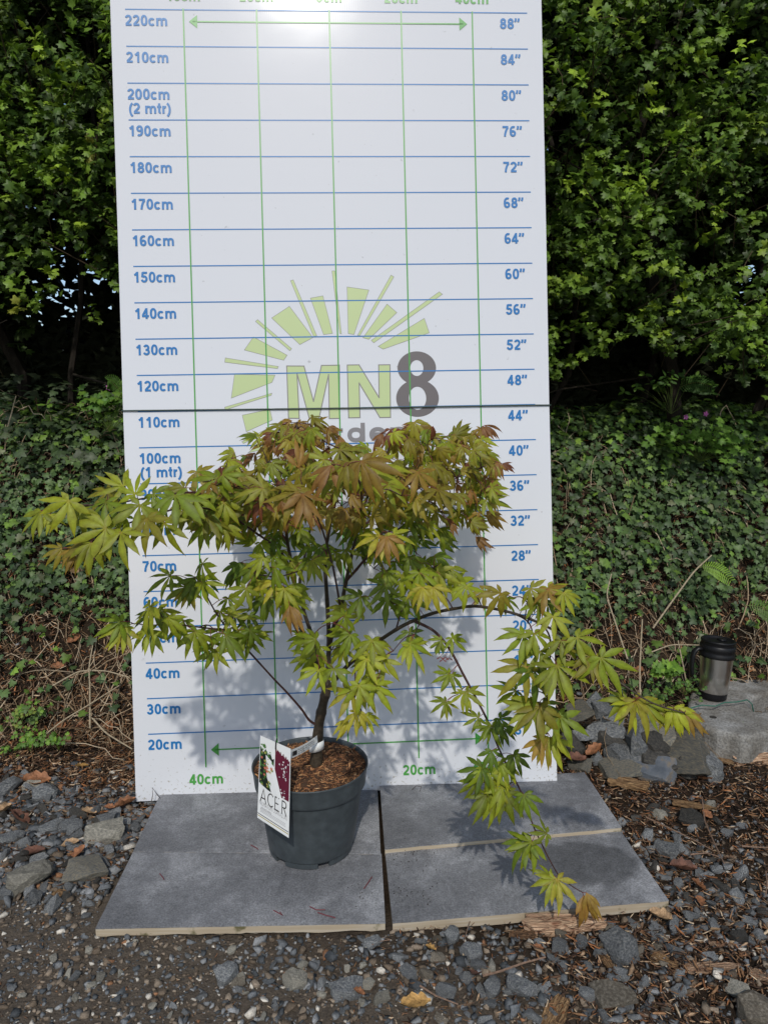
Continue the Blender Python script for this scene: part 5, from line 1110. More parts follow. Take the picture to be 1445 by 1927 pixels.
link('foliage', fastmesh('foliage', np.concatenate(Vs), np.concatenate(Fs), np.concatenate(Cs)), M_hedge, hedge).matrix_parent_inverse = hedge.matrix_world.inverted()
mb = MB()
for tp in (tp1, tp2):
    for a, c in list(zip(*tp))[::5]: mb.tube([a+(a-c)*1.5+np.array([0, .05, -.03]), a, c], [.002, .0013, .0006], 4, (.07, .05, .03))
for i in range(26):
    x = rs.uniform(-2.8, 3.0); y = rs.uniform(2.95, 3.45); P = [(x, y, .95)]
    for k in range(9): P.append((P[-1][0]+rs.gauss(0, .06), P[-1][1]+rs.gauss(-.01, .03), P[-1][2]+.3))
    mb.tube(P, np.linspace(rs.uniform(.012, .035), .005, 10), 7, (.02, .016, .012))
    for k in range(7):
        q0 = np.array(P[rs.randrange(1, 9)]); d = np.array([rs.gauss(0, .5), -abs(rs.gauss(.35, .2)), rs.gauss(.05, .25)]); mb.tube([q0, q0+d*.5+np.array([0, 0, .03]), q0+d], [.005, .003, .0012], 5, (.03, .024, .018))
o = mb.build('stems', M_dry, hedge); o.location = (-0, -3.0, -1.05)
hedge.children[0].matrix_parent_inverse = Matrix.Identity(4); hedge.children[0].location = (0, -3.0, -1.05)
# added crumpled dark sheets, blocking back light to blacken the hedge; gaps show sky
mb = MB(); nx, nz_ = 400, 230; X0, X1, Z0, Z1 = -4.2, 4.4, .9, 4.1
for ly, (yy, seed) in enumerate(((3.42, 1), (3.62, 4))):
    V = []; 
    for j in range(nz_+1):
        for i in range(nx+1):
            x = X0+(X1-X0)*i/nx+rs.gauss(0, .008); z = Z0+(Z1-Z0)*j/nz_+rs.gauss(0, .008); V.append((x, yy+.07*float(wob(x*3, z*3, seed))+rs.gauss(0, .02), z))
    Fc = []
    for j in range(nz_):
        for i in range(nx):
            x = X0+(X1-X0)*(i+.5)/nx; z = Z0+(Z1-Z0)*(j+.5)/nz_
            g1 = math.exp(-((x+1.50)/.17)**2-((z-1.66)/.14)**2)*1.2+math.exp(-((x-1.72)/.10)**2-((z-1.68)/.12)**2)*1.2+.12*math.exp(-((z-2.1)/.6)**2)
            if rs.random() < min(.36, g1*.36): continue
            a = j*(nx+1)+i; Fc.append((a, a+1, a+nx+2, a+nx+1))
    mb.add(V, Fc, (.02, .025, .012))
o = mb.build('dark_backing', M_dry, hedge); o.location = (0, -3.0, -1.05)
# ---------------------------------------------------------------- the potted maple
tb = at(595, 1436, PY); tb[2] = SZ+.004
tree = empty('japanese_maple', tb, 'young Japanese maple with yellow-green leaves and bronze tips growing in the dark grey pot', 'maple')
CP = np.array([0, 0, CAMZ])
def spline(P, k=6):
    P = np.asarray(P, float); n = len(P); t = np.linspace(0, n-1, (n-1)*k+1); i = np.clip(t.astype(int), 0, n-2); f = (t-i)[:, None]
    p0, p1, p2, p3 = P[np.maximum(i-1, 0)], P[i], P[i+1], P[np.minimum(i+2, n-1)]
    return .5*((2*p1)+(-p0+p2)*f+(2*p0-5*p1+4*p2-p3)*f**2+(-p0+3*p1-3*p2+p3)*f**3)
Y0 = PY
limbs = {  # name: (points (px, py, Y), radius start mm, radius end mm)
 'trunk': ([(594,1446,Y0),(597,1400,Y0),(601,1360,Y0),(608,1325,Y0-.003),(616,1292,Y0-.004)], 14.5, 11.0),
 'a': ([(612,1303,Y0),(603,1268,Y0-.005),(588,1232,Y0-.01),(570,1190,Y0-.01),(560,1150,Y0-.01),(553,1085,Y0),(541,1020,Y0-.02),(535,960,Y0-.04),(520,900,Y0-.05)], 8.0, 3.0),
 'a2': ([(603,1262,Y0),(590,1205,Y0+.03),(572,1150,Y0+.04),(564,1100,Y0+.05),(575,1040,Y0+.07),(590,960,Y0+.09),(600,880,Y0+.1)], 6.0, 2.2),
 'b': ([(616,1292,Y0),(618,1250,Y0+.01),(619,1195,Y0+.02),(615,1120,Y0+.02),(612,1050,Y0+.02),(622,985,Y0),(640,910,Y0-.03),(655,850,Y0-.05)], 7.5, 2.4),
 'c': ([(619,1215,Y0+.015),(630,1175,Y0),(641,1145,Y0-.01),(652,1090,Y0-.02),(662,1045,Y0-.02),(672,1000,Y0-.03),(690,940,Y0-.05),(715,880,Y0-.06),(745,815,Y0-.05)], 7.0, 1.6),
 'c2': ([(652,1092,Y0-.02),(668,1075,Y0-.03),(690,1050,Y0-.05),(735,1010,Y0-.07),(790,960,Y0-.08),(850,905,Y0-.06),(905,880,Y0-.05),(936,870,Y0-.04)], 4.0, 1.0),
 'c3': ([(672,1000,Y0-.03),(720,960,Y0+.02),(780,915,Y0+.06),(840,860,Y0+.07),(880,825,Y0+.06),(908,802,Y0+.05)], 3.2, .9),
 'd': ([(616,1300,Y0-.004),(640,1268,Y0-.03),(668,1240,Y0-.05),(700,1215,Y0-.08),(745,1185,Y0-.12),(778,1168,Y0-.14),(815,1154,Y0-.17),(858,1145,Y0-.2),(898,1141,Y0-.24),(962,1153,Y0-.29),(1020,1175,Y0-.33),(1067,1203,Y0-.37),(1109,1238,Y0-.4),(1160,1280,Y0-.43),(1225,1322,Y0-.45),(1288,1342,Y0-.46)], 6.0, 1.2),
 'e': ([(778,1168,Y0-.14),(817,1188,Y0-.15),(846,1222,Y0-.16),(873,1272,Y0-.17),(896,1315,Y0-.18),(916,1354,Y0-.19),(936,1403,Y0-.21),(953,1439,Y0-.22),(977,1484,Y0-.23),(993,1526,Y0-.24),(1010,1570,Y0-.25),(1048,1643,Y0-.26),(1075,1667,Y0-.27),(1097,1680,Y0-.28)], 3.4, 1.0),
 'f': ([(1020,1175,Y0-.33),(1034,1200,Y0-.34),(1034,1250,Y0-.35),(1030,1310,Y0-.36),(1028,1382,Y0-.37)], 2.0, 1.1),
 'f2': ([(962,1153,Y0-.29),(997,1176,Y0-.28),(1009,1242,Y0-.28),(1022,1300,Y0-.28)], 1.8, 1.0),
 'g': ([(601,1366,Y0),(583,1356,Y0-.01),(567,1334,Y0-.03),(540,1303,Y0-.06),(515,1277,Y0-.09),(465,1222,Y0-.14),(430,1185,Y0-.17),(405,1150,Y0-.19),(385,1115,Y0-.2),(363,1093,Y0-.21)], 3.2, 1.2),
 'g2': ([(430,1185,Y0-.17),(390,1182,Y0-.2),(335,1176,Y0-.24),(285,1176,Y0-.27),(248,1173,Y0-.29)], 1.8, 1.0),
 'h': ([(553,1085,Y0),(530,1040,Y0-.05),(485,1005,Y0-.12),(430,970,Y0-.2),(370,955,Y0-.27),(300,965,Y0-.33),(225,992,Y0-.38),(172,1019,Y0-.41),(118,1034,Y0-.42)], 3.0, 1.0),
 'h2': ([(430,970,Y0-.2),(380,930,Y0-.25),(320,930,Y0-.3),(260,940,Y0-.34),(197,950,Y0-.37),(142,951,Y0-.39),(68,962,Y0-.4)], 2.4, 1.0),
 'i': ([(541,1020,Y0-.02),(500,960,Y0-.05),(450,900,Y0-.03),(425,870,Y0-.02)], 2.6, .9),
 'j': ([(655,850,Y0-.05),(610,830,Y0),(585,800,Y0+.02),(545,795,Y0+.02)], 2.2, .8),
 'k': ([(641,1145,Y0-.01),(625,1060,Y0-.14),(600,980,Y0-.28),(570,930,Y0-.38)], 3.0, 1.2),
 'l': ([(672,1000,Y0-.03),(680,950,Y0-.2),(675,905,Y0-.33),(650,880,Y0-.4)], 3.0, 1.2),
 'm': ([(690,1050,Y0-.05),(710,1010,Y0-.2),(735,1000,Y0-.33)], 2.4, 1.1),
 'n': ([(668,1240,Y0-.05),(668,1290,Y0-.12),(662,1320,Y0-.17),(672,1345,Y0-.19)], 2.0, 1.0),
 'o': ([(618,1250,Y0),(600,1225,Y0-.1),(560,1190,Y0-.2),(540,1140,Y0-.2)], 2.0, 1.0),
 'p': ([(745,1185,Y0-.12),(760,1140,Y0-.1),(790,1100,Y0-.1),(830,1090,Y0-.12)], 2.0, 1.0),
 'q': ([(612,1050,Y0+.02),(560,1075,Y0-.08),(520,1085,Y0-.15),(480,1080,Y0-.2)], 2.0, 1.0),
}
nodes = []; owner = []          # points the twigs and leaf stalks grow from, and the branch each belongs to
def wv(q): return at(*q)
M_branch = colmat('branch_bark', .55, .35, .5, 160, .45); LB = {}
BC, TC, PC = (.045, .033, .021), (.055, .022, .018), (.17, .035, .03)
for nm, (pts, r0, r1) in limbs.items():
    P = spline([wv(q) for q in pts], 7); t = np.linspace(0, 1, len(P)); mb = MB()
    rad = (r0+(r1-r0)*t**.8)/1000
    if nm == 'trunk': rad = rad*(1+.22*np.exp(-(t/.12)))*(1+.05*np.sin(t*23))
    rad = rad*(1+.10*(np.sin(t*len(pts)*6.3) > .93))           # slight swelling at the leaf nodes
    mb.tube(P-tb, rad, 12 if nm == 'trunk' else 8, BC if r0 > 5.5 else TC); LB[nm] = mb
    if nm != 'trunk': nodes += [p for p in P[3::3]]; owner += [nm]*len(P[3::3])
nodes = [np.array(n_) for n_ in nodes]
# leaves ------------------------------------------------------------------
def lobe_profile(t): return np.sin(np.pi*np.clip(t, 0, 1)**.95)**1.3*(1.05-.1*t)
def maple_t(seed, kind):
    rs_ = np.random.default_rng(seed)
    if kind == 'open': angs, lens, wd, droop, fold = [0, 40, -40, 80, -80, 124, -124], [1, .94, .94, .76, .76, .38, .38], .100, .6, .2
    elif kind == 'droop': angs, lens, wd, droop, fold = [0, 31, -31, 64, -64, 102, -102], [1, .93, .93, .76, .76, .38, .38], .093, 1.0, .28
    elif kind == 'hang': angs, lens, wd, droop, fold = [0, 19, -19, 40, -40, 66, -66], [1, .97, .97, .88, .88, .55, .55], .092, 1.15, .42
    else: angs, lens, wd, droop, fold = [0, 16, -16, 36, -36], [1, .96, .96, .7, .7], .085, 1.0, .3
    V, Fc, Cc = [], [], []; ns = 9
    for a, l in zip(angs, lens):
        a = R(a+rs_.normal(0, 5)); l = l*rs_.uniform(.86, 1.06); curl = rs_.normal(0, .09); dr = droop*rs_.uniform(.6, 1.3); bend = rs_.normal(0, .10)+.10*np.sign(a)*-1; wl = wd*rs_.uniform(.88, 1.12)*(.6+.4*l)
        ca, sa = math.cos(a), math.sin(a); st = len(V); tw = rs_.normal(0, .12)
        for i in range(ns):
            t = i/(ns-1); w = wl*float(lobe_profile(t)) if i < ns-1 else 0.0
            if i == 0: w = .012
            if 0 < i < ns-1: w *= 1+.06*(-1)**i
            cx = bend*t*t*l; r_ = t*l*(1-.13*dr*t*t)
            for s in (-1, 0, 1):
                lx = cx+s*w; ly = r_; z = -dr*.5*(t*l)**2+curl*max(0, t-.6)**1.5*3*l+abs(s)*w*fold*(1.4-t)*-1.1+(.004 if s == 0 else 0)+s*w*tw*2+.003*(angs.index(round(math.degrees(a))) if False else 0)
                x = lx*ca+ly*sa; y = -lx*sa+ly*ca; V.append((x, y, z)); mid = 1.22 if s == 0 else 1.0; e_ = 1+.22*max(0, t-.75)*4; Cc.append((mid*e_*(1 if t > .1 else 1.15), mid*(1 if t > .1 else .9)*(1.04-.1*abs(s)), mid*.9))
        for i in range(ns-1):
            for s in (0, 1):
                a_ = st+i*3+s; Fc += [(a_, a_+1, a_+4), (a_, a_+4, a_+3)]
    return np.array(V), np.array(Fc), np.array(Cc)
TM = {k: [maple_t(20*j+i, k) for i in range(12)] for j, k in enumerate(('open', 'droop', 'young', 'hang'))}
COL = {'g': [(.21, .27, .028), (.27, .32, .035), (.16, .22, .028), (.31, .34, .05)], 'd': [(.09, .15, .02), (.13, .19, .025), (.17, .21, .03)], 'o': [(.25, .21, .04), (.29, .24, .05), (.22, .22, .04), (.26, .17, .045)],
       'r': [(.27, .14, .065), (.22, .10, .055), (.28, .18, .06), (.16, .055, .04)], 'y': [(.33, .36, .045), (.36, .33, .055)], 'p': [(.33, .19, .075), (.34, .22, .075)], 'b': [(.23, .27, .035), (.28, .31, .04), (.25, .23, .04)]}
LF = {'hang': [[], [], [], [], []], 'open': [[], [], [], [], []], 'droop': [[], [], [], [], []], 'young': [[], [], [], [], []]}   # pos, D, N, scale, colour
allpos = []
def leaf(px, py, Y, size_px, ang, ck, kind='open', face=.5, tw=0.):
    """base of the blade, length of the middle lobe as measured, direction of the middle lobe, how much it faces forward"""
    p = at(px, py, Y) if not isinstance(px, np.ndarray) else px
    d = np.linalg.norm(p-CP); s = size_px/F*d if size_px > 1 else size_px
    a = R(ang); up = np.array([0, face-.15, 1.0]); D = np.array([math.cos(a), -.30, 0])+up*math.sin(a); D[2] -= .12; 
    Nv = np.array([tw, -face-.25, .62])
    LF[kind][0].append(p); LF[kind][1].append(D); LF[kind][2].append(Nv); LF[kind][3].append(s*(1.2 if kind == 'young' else .95)); LF[kind][4].append(np.array(random.choice(COL[ck]))*random.uniform(.66, 1.0)*np.array([1.0, .98, .62])); allpos.append(p)
rs = random.Random(21)
def inpoly(px, py, poly):
    ins = False; j = len(poly)-1
    for i in range(len(poly)):
        (xi, yi), (xj, yj) = poly[i], poly[j]
        if (yi > py) != (yj > py) and px < (xj-xi)*(py-yi)/(yj-yi)+xi: ins = not ins
        j = i
    return ins
def fill(poly, n, Ya, Yb, s0, s1, cks, kinds, spread=38, cx=None):
    """leaves through a volume of the crown; each leaf hangs outward from the middle of that volume"""
    x0, x1 = min(a for a, b in poly), max(a for a, b in poly); y0, y1 = min(b for a, b in poly), max(b for a, b in poly); cx = cx or (x0+x1)/2; c = 0; used = []
    tries = 0
    while c < n:
        tries += 1; px, py, Y = rs.uniform(x0, x1), rs.uniform(y0, y1), rs.uniform(Ya, Yb)
        if not inpoly(px, py, poly): continue
        if tries < n*30 and any(abs(px-a)+abs(py-b)+abs(Y-c_)*300 < 26 for a, b, c_ in used): continue
        used.append((px, py, Y)); ck = rs.choice(cks)
        if callable(ck): ck = ck(px, py)
        kd = 'young' if ck in 'r' and rs.random() < .85 else rs.choice(kinds)
        s = rs.uniform(s0, s1)*(.6 if ck == 'r' else 1)
        ang = -90+(px-cx)/(x1-x0)*110+rs.gauss(0, spread); leaf(px, py-s*.3, Y, s*(1.62/np.linalg.norm(at(px, py, Y)-CP))*1.0, ang, ck, kd, rs.uniform(.25, .95), rs.gauss(0, .3)); c += 1
crown = [(425,880),(455,850),(505,812),(545,795),(600,812),(650,845),(700,852),(745,815),(800,800),(850,820),(905,838),(930,890),(925,950),(895,1000),(850,1000),(800,985),(700,985),(600,990),(480,1000),(400,990),(392,940)]
fill(crown, 160, Y0-.16, Y0+.02, 32, 52, 'oooorrbbg', ['droop', 'hang', 'hang', 'open'])
fill(crown, 130, Y0+.02, Y0+.2, 32, 50, 'ggoobd', ['droop', 'hang'])
fill([(430,900),(560,850),(700,870),(880,880),(880,960),(700,975),(450,985)], 30, Y0-.27, Y0-.14, 46, 62, 'ooorb', ['droop', 'hang', 'open'])
fill([(500,820),(560,785),(620,810),(600,850),(520,860)], 17, Y0-.08, Y0+.08, 36, 48, 'orrb', ['droop', 'hang'])
fill([(840,830),(910,835),(925,880),(880,900)], 10, Y0-.05, Y0+.08, 36, 46, 'bor', ['hang', 'droop'])
fill([(400,880),(470,870),(480,960),(430,1010),(380,1000)], 26, Y0-.22, Y0, 42, 56, 'oobr', ['hang', 'droop'])
fill([(345,905),(420,900),(430,1000),(390,1020),(345,980)], 12, Y0-.28, Y0-.1, 48, 62, 'obg', ['droop', 'open'])
fill([(470,1000),(760,990),(850,1010),(850,1070),(760,1085),(700,1060),(650,1060),(560,1040),(480,1050)], 38, Y0-.15, Y0+.15, 44, 58, 'dddgg', ['droop', 'hang', 'open'])
fill([(440,1070),(500,1050),(590,1060),(585,1110),(540,1150),(475,1150),(440,1120)], 20, Y0-.25, Y0-.02, 46, 62, 'ggdb', ['hang', 'droop', 'open'])
fill([(700,1090),(780,1070),(850,1085),(860,1120),(760,1115)], 12, Y0-.2, Y0-.02, 46, 60, 'gggd', ['droop', 'open'])
fill([(630,1150),(690,1130),(760,1130),(800,1170),(800,1225),(740,1270),(680,1250),(640,1200)], 13, Y0-.2, Y0-.02, 46, 62, 'gggd', ['open', 'droop'])
fill([(565,1215),(640,1200),(740,1250),(720,1310),(650,1310),(600,1290)], 8, Y0-.3, Y0-.1, 50, 66, 'gggb', ['open', 'droop'])
fill([(310,1080),(400,1075),(425,1110),(400,1150),(330,1130)], 4, Y0-.28, Y0-.14, 46, 60, 'ddgo', ['open', 'droop'])
fill([(300,1140),(400,1135),(440,1160),(440,1230),(390,1230),(330,1180)], 5, Y0-.3, Y0-.16, 48, 62, 'ggg', ['open', 'droop'])
fill([(205,1165),(290,1140),(330,1160),(310,1190),(215,1200)], 3, Y0-.35, Y0-.22, 50, 66, 'gggb', ['open', 'droop'])
fill([(440,1170),(480,1170),(495,1200),(470,1225)], 5, Y0-.2, Y0-.1, 42, 54, 'gd', ['open'])
fill([(860,1115),(1040,1112),(1060,1150),(1000,1150),(900,1132)], 10, Y0-.34, Y0-.2, 40, 54, 'gggo', ['open'], 30)
H = [ # hand-placed leaves: px, py, Y, middle lobe px, direction, colour, kind, face
 # upper left branch
 (264,950,1.24,84,-95,'b','open',.9),(276,976,1.22,80,-85,'b','open',.9),(330,932,1.27,88,-80,'g','open',.8),(410,900,1.4,72,-155,'g','open',.7),(200,994,1.2,88,-165,'b','open',.9),(228,1002,1.2,74,-88,'b','open',.9),(130,942,1.2,74,-110,'b','open',.8),
 (78,962,1.22,58,-112,'b','droop',.7),(168,1020,1.2,72,-120,'o','droop',.8),(118,1032,1.22,52,-140,'o','droop',.8),(172,1022,1.19,66,-82,'b','droop',.7),(200,945,1.25,64,-100,'g','open',.6),(232,915,1.28,60,150,'b','open',.5),(205,925,1.3,56,-150,'b','open',.7),
 (288,930,1.28,60,-40,'g','open',.6),(310,985,1.25,70,-70,'b','open',.7),(365,935,1.35,64,-60,'g','open',.6),(255,930,1.27,60,120,'g','open',.5),(150,960,1.24,62,-70,'b','droop',.6),(235,970,1.26,56,-130,'g','droop',.6),(350,960,1.36,56,-100,'o','droop',.8),
 (95,968,1.22,48,-80,'b','droop',.8),(385,985,1.38,60,-100,'g','droop',.7),(395,955,1.4,62,-60,'g','open',.7),(140,1032,1.21,50,-105,'o','droop',.7),
 # forward shoots at the middle of the crown
 (680,868,1.23,104,-45,'o','droop',.8),(655,870,1.24,74,-100,'o','droop',.8),(625,875,1.26,66,-130,'r','young',.8),(560,925,1.25,86,-125,'o','open',.9),(570,930,1.24,80,-65,'p','droop',.9),(552,915,1.26,72,-100,'o','open',.9),(562,880,1.3,50,88,'p','young',.5),
 (715,1008,1.3,62,-130,'y','open',.9),(740,1005,1.3,58,-45,'y','open',.9),(728,1010,1.29,64,-88,'p','droop',.9),(560,935,1.25,40,-80,'r','young',.9),(490,940,1.4,60,-120,'r','droop',.8),(440,925,1.45,56,-110,'o','droop',.9),
 (700,880,1.28,90,-20,'b','open',.7),(640,890,1.3,80,-150,'b','open',.7),(610,865,1.35,66,-170,'g','open',.6),
 (535,1108,1.4,58,-70,'y','droop',.9),(545,1140,1.38,52,-60,'p','young',.9),(520,1095,1.42,60,-135,'y','open',.8),(530,1070,1.45,60,-110,'g','open',.8),
 # right shoots
 (795,1105,1.42,60,-110,'y','droop',.8),(815,1105,1.42,62,-75,'y','droop',.8),(790,1092,1.44,58,-160,'g','open',.6),(725,1100,1.45,58,-130,'g','open',.7),
 # lower middle
 (600,1205,1.4,62,-110,'g','open',.8),(640,1165,1.45,58,-20,'g','open',.8),(625,1160,1.45,60,-120,'g','open',.8),(700,1205,1.42,64,-95,'g','open',.9),(628,1258,1.36,60,-90,'g','open',.9),(600,1260,1.36,56,-120,'g','open',.9),(675,1290,1.36,66,-80,'b','open',.9),
 (660,1300,1.36,66,-115,'b','open',.9),(705,1290,1.38,62,-55,'g','open',.8),(672,1340,1.36,50,-95,'y','droop',.9),(640,1290,1.4,60,-140,'g','open',.7),(690,1240,1.4,64,-60,'g','open',.8),(720,1240,1.42,58,-90,'g','open',.7),(770,1210,1.44,56,-40,'g','open',.7),
 (655,1355,1.37,36,-130,'y','young',.8),(688,1345,1.38,44,-60,'y','droop',.9),
 # right outer branch
 (1060,1115,1.3,54,-65,'b','droop',.8),(1045,1120,1.3,48,-160,'g','open',.5),(1000,1130,1.3,50,-150,'g','open',.5),(1055,1145,1.28,62,-20,'g','droop',.6),(1040,1160,1.28,60,-100,'g','open',.7),
 (1000,1180,1.27,66,-168,'b','open',.5),(985,1195,1.28,68,-150,'g','open',.8),(1005,1192,1.27,58,-80,'g','open',.8),(1055,1205,1.26,58,-95,'b','open',.8),(1085,1200,1.24,66,-30,'g','open',.6),(1065,1210,1.25,62,-55,'g','droop',.7),
 (1048,1252,1.24,84,-60,'b','open',.9),(1042,1256,1.24,70,-115,'b','open',.9),(1120,1236,1.23,66,-90,'b','open',.9),(1130,1238,1.22,80,-48,'g','open',.8),(1110,1236,1.23,56,-140,'b','open',.8),(990,1255,1.27,80,-155,'b','open',.8),(1005,1262,1.27,70,-110,'d','open',.8),
 (1015,1225,1.28,62,-140,'d','open',.7),(1080,1265,1.24,64,-40,'g','droop',.7),(1188,1322,1.2,62,-100,'y','open',.95),(1196,1320,1.2,80,-62,'b','open',.9),(1178,1318,1.21,54,-165,'b','open',.8),(1215,1325,1.2,60,-30,'g','droop',.6),(1160,1285,1.22,58,-40,'g','droop',.6),
 (1266,1332,1.19,56,-82,'y','droop',.95),(1275,1333,1.19,54,-55,'y','droop',.9),(1258,1335,1.2,48,-110,'b','droop',.8),(1290,1335,1.19,50,-62,'p','young',.8),
 (1010,1325,1.27,78,-140,'b','open',.9),(1015,1330,1.26,72,-100,'b','open',.9),(1000,1330,1.27,66,-165,'b','open',.8),(1022,1325,1.28,56,-45,'g','open',.8),(1052,1348,1.26,70,-60,'g','open',.9),(1045,1352,1.26,58,-95,'b','open',.9),(1060,1340,1.26,50,-30,'g','droop',.7),
 (1036,1388,1.27,66,-68,'b','droop',.9),(1022,1390,1.27,64,-108,'p','droop',.9),(1030,1390,1.27,60,-88,'o','droop',.9),(970,1300,1.3,56,-170,'g','open',.6),(975,1275,1.3,50,-160,'b','open',.6),
 # drooping lower branch
 (830,1205,1.46,34,-165,'g','open',.6),(850,1200,1.46,42,-30,'g','open',.6),(825,1210,1.46,30,-90,'d','droop',.7),(845,1268,1.45,44,-165,'g','open',.7),(850,1270,1.45,40,-85,'g','open',.8),(878,1302,1.44,48,-30,'b','open',.8),(872,1304,1.44,42,-100,'b','open',.9),
 (838,1320,1.45,38,-160,'g','open',.8),(840,1322,1.45,38,-90,'g','droop',.8),(900,1350,1.43,40,-175,'d','open',.5),(940,1352,1.42,46,-30,'d','open',.6),(925,1365,1.42,46,-85,'g','open',.9),(920,1366,1.42,40,-140,'g','open',.8),(945,1368,1.42,44,-60,'d','droop',.8),
 (918,1412,1.41,52,-160,'d','open',.7),(925,1412,1.41,46,-100,'d','droop',.8),(905,1445,1.4,56,-155,'d','open',.8),(912,1448,1.4,52,-105,'g','droop',.9),(918,1450,1.4,54,-75,'g','droop',.9),(940,1436,1.4,50,-65,'g','droop',.9),(965,1420,1.4,56,-55,'d','droop',.6),(985,1412,1.41,56,-50,'d','droop',.5),
 (950,1438,1.4,54,-85,'g','droop',.8),(915,1495,1.39,60,-120,'d','droop',.8),(950,1490,1.39,66,-70,'d','droop',.8),(930,1500,1.39,62,-95,'g','droop',.9),(975,1490,1.39,66,-65,'d','droop',.7),(985,1495,1.38,60,-75,'d','droop',.6),(945,1480,1.39,58,-110,'g','droop',.8),
 (895,1470,1.4,48,-130,'d','droop',.8),(925,1470,1.4,56,-80,'g','droop',.9),
 (1000,1585,1.37,58,-130,'g','open',.8),(988,1582,1.38,58,-158,'d','open',.5),(985,1588,1.38,46,-90,'g','droop',.8),(1035,1570,1.37,50,-45,'g','droop',.5),(1028,1568,1.37,40,170,'d','open',.4),
 (1048,1655,1.36,56,-90,'y','open',.95),(1042,1655,1.36,48,-135,'b','open',.9),(1068,1660,1.36,50,-62,'g','droop',.7),(1036,1650,1.37,40,178,'b','open',.5),
 (1098,1685,1.36,48,-82,'p','young',.9),(1103,1680,1.355,44,-64,'p','young',.8),
 # left lower branch
 (350,1105,1.42,54,-165,'d','open',.8),(355,1110,1.42,46,-110,'o','open',.9),(385,1075,1.44,46,-20,'d','open',.5),(385,1090,1.43,46,-60,'d','open',.8),(300,1145,1.38,62,-20,'g','open',.7),(290,1150,1.38,56,-110,'g','open',.8),(228,1170,1.34,56,-165,'g','open',.7),(235,1180,1.34,56,-140,'b','open',.9),
 (230,1185,1.34,52,-95,'b','open',.8),(280,1185,1.37,56,-95,'g','open',.9),(285,1190,1.37,50,-70,'g','droop',.9),(415,1150,1.46,44,-40,'g','open',.8),(420,1190,1.45,56,-100,'g','open',.9),(405,1225,1.44,50,-80,'b','open',.9),(400,1222,1.44,48,-150,'g','open',.9),
 (450,1185,1.46,52,-70,'g','open',.9),(470,1185,1.47,44,-40,'g','open',.8),(430,1125,1.47,40,-60,'g','open',.8),(250,1140,1.36,52,170,'g','open',.5),(345,1165,1.4,54,-60,'g','open',.7),(370,1180,1.42,50,-110,'g','open',.7),
 # top twig ends with young folded leaves
 (550,792,Y0+.02,30,170,'p','young',.6),(560,795,Y0+.02,40,-30,'r','droop',.6),(480,852,Y0-.02,32,-140,'r','young',.9),(432,872,Y0-.02,34,-120,'r','young',.9),(440,862,Y0-.02,32,-70,'r','young',.9),(735,808,Y0-.05,44,-95,'r','droop',.9),(748,806,Y0-.05,46,-70,'r','young',.9),(720,815,Y0-.05,40,-120,'r','young',.9),
 (780,798,Y0,26,170,'r','young',.5),(785,800,Y0,30,-70,'r','young',.8),(770,805,Y0,26,-150,'r','young',.7),(908,802,Y0+.05,34,-60,'r','young',.9),(912,800,Y0+.05,32,-20,'r','young',.7),(906,806,Y0+.05,38,-95,'o','droop',.9),(935,868,Y0-.04,36,-75,'r','young',.9),(945,872,Y0-.04,26,-20,'r','young',.8),(930,870,Y0-.04,40,-100,'b','droop',.9),
 (925,905,Y0-.04,32,-60,'r','young',.8),(915,962,Y0-.05,44,-40,'r','young',.8),(900,965,Y0-.05,46,-80,'o','droop',.9),(895,1010,Y0-.05,38,-30,'r','young',.8),(885,815,Y0+.05,44,-60,'b','droop',.9),(870,812,Y0+.05,40,-110,'o','droop',.8),(640,820,Y0,44,-70,'r','young',.8),(620,810,Y0,42,-45,'o','droop',.8),
 (590,795,Y0+.02,44,-40,'o','droop',.8),(530,800,Y0,44,-150,'o','open',.7),(505,830,Y0,46,-140,'o','droop',.8),(460,890,Y0-.05,50,-130,'o','droop',.8),
]
for a in H:
    if a[7] <= .7 and a[3] > 45 and rs.random() < (.1 if a[0] < 430 and a[1] < 1050 else .5): continue
    if 520 < a[0] < 720 and 1060 < a[1] < 1210 and a[7] <= .8: continue
    leaf(*a[:7], face=a[7], tw=rs.gauss(0, .15))
Vs, Fs, Cs, off = [], [], [], 0
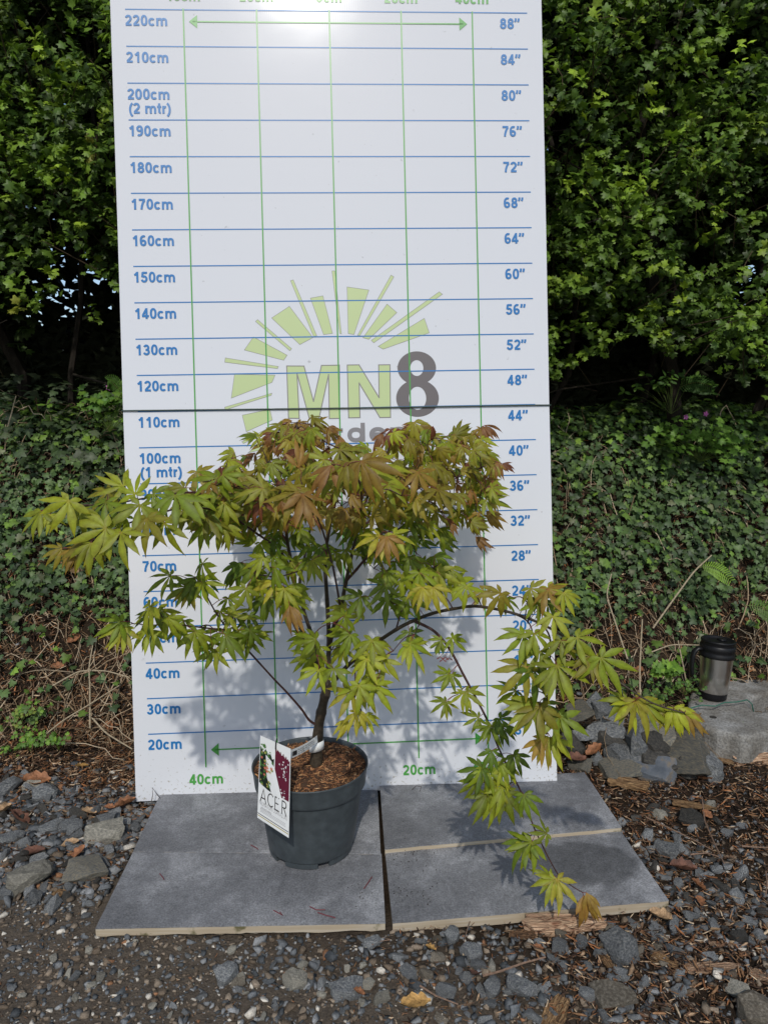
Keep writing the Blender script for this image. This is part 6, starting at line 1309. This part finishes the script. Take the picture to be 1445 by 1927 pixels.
for kd, (p, D, Nv, s, c) in LF.items():
    p, D, Nv, s, c = map(np.array, (p, D, Nv, s, c)); D = D+rng.normal(0, .06, D.shape); Nv = Nv+rng.normal(0, .14, Nv.shape)
    V, Fq, C = scatter(TM[kd], p-tb, frames(D, Nv), s, c); Vs.append(V); Fs.append(Fq+off); Cs.append(C); off += len(V)
link('leaves', fastmesh('leaves', np.concatenate(Vs), np.concatenate(Fs), np.concatenate(Cs), smooth=True), M_maple, tree)
# twigs: greedy growth from the limbs to reach every leaf, then a red stalk to each
NA = np.array(nodes)
AP = np.array(allpos); order = np.argsort([np.min(np.linalg.norm(NA-p, axis=1)) for p in AP]); newn = []
for ix in order:
    p = AP[ix]; d = np.linalg.norm(NA-p, axis=1); k = int(np.argmin(d)); q = NA[k]; L = d[k]
    if L > .055:              # grow a woody twig most of the way
        e = q+(p-q)*(1-.03/L); mid = (q+e)/2+np.array([0, 0, .10*L]); P = spline([q, mid, e], 4); LB[owner[k]].tube(P-tb, np.linspace(.0012+.0012*min(1, L*4), .0008, len(P)), 5, TC)
        NA = np.concatenate([NA, P[2:]]); owner += [owner[k]]*len(P[2:]); q = e; L = .03
    mid = (p+q)/2+np.array([rs.gauss(0, .003), -.002, .12*L]); P = spline([q, mid, p], 3); LB[owner[k]].tube(P-tb, np.linspace(.0008, .0006, len(P)), 4, PC)
for nm, mb in LB.items(): mb.build('trunk' if nm == 'trunk' else 'branch', M_branch, tree, True)
# red winged seeds hanging from the lower branch
mb = MB(); q0 = at(858, 1205, 1.47)
for px, py in ((838,1237),(845,1238),(828,1236),(833,1241)):
    p = at(px, py, 1.465); mb.tube(spline([q0, (q0+p)/2+np.array([0,0,.005]), p], 3)-tb, .0005, 4); 
    for s in (-1, 1): mb.add(np.array([(0,0,0),(s*.006,0,-.002),(s*.008,-.001,-.006),(s*.003,0,-.004)])+p-tb, [(0,1,2,3)])
    V, Fc = hull(10, 5, .8); mb.add(V*.0022+p-tb, Fc)
mb.build('seed_cluster', M_petiole, tree)
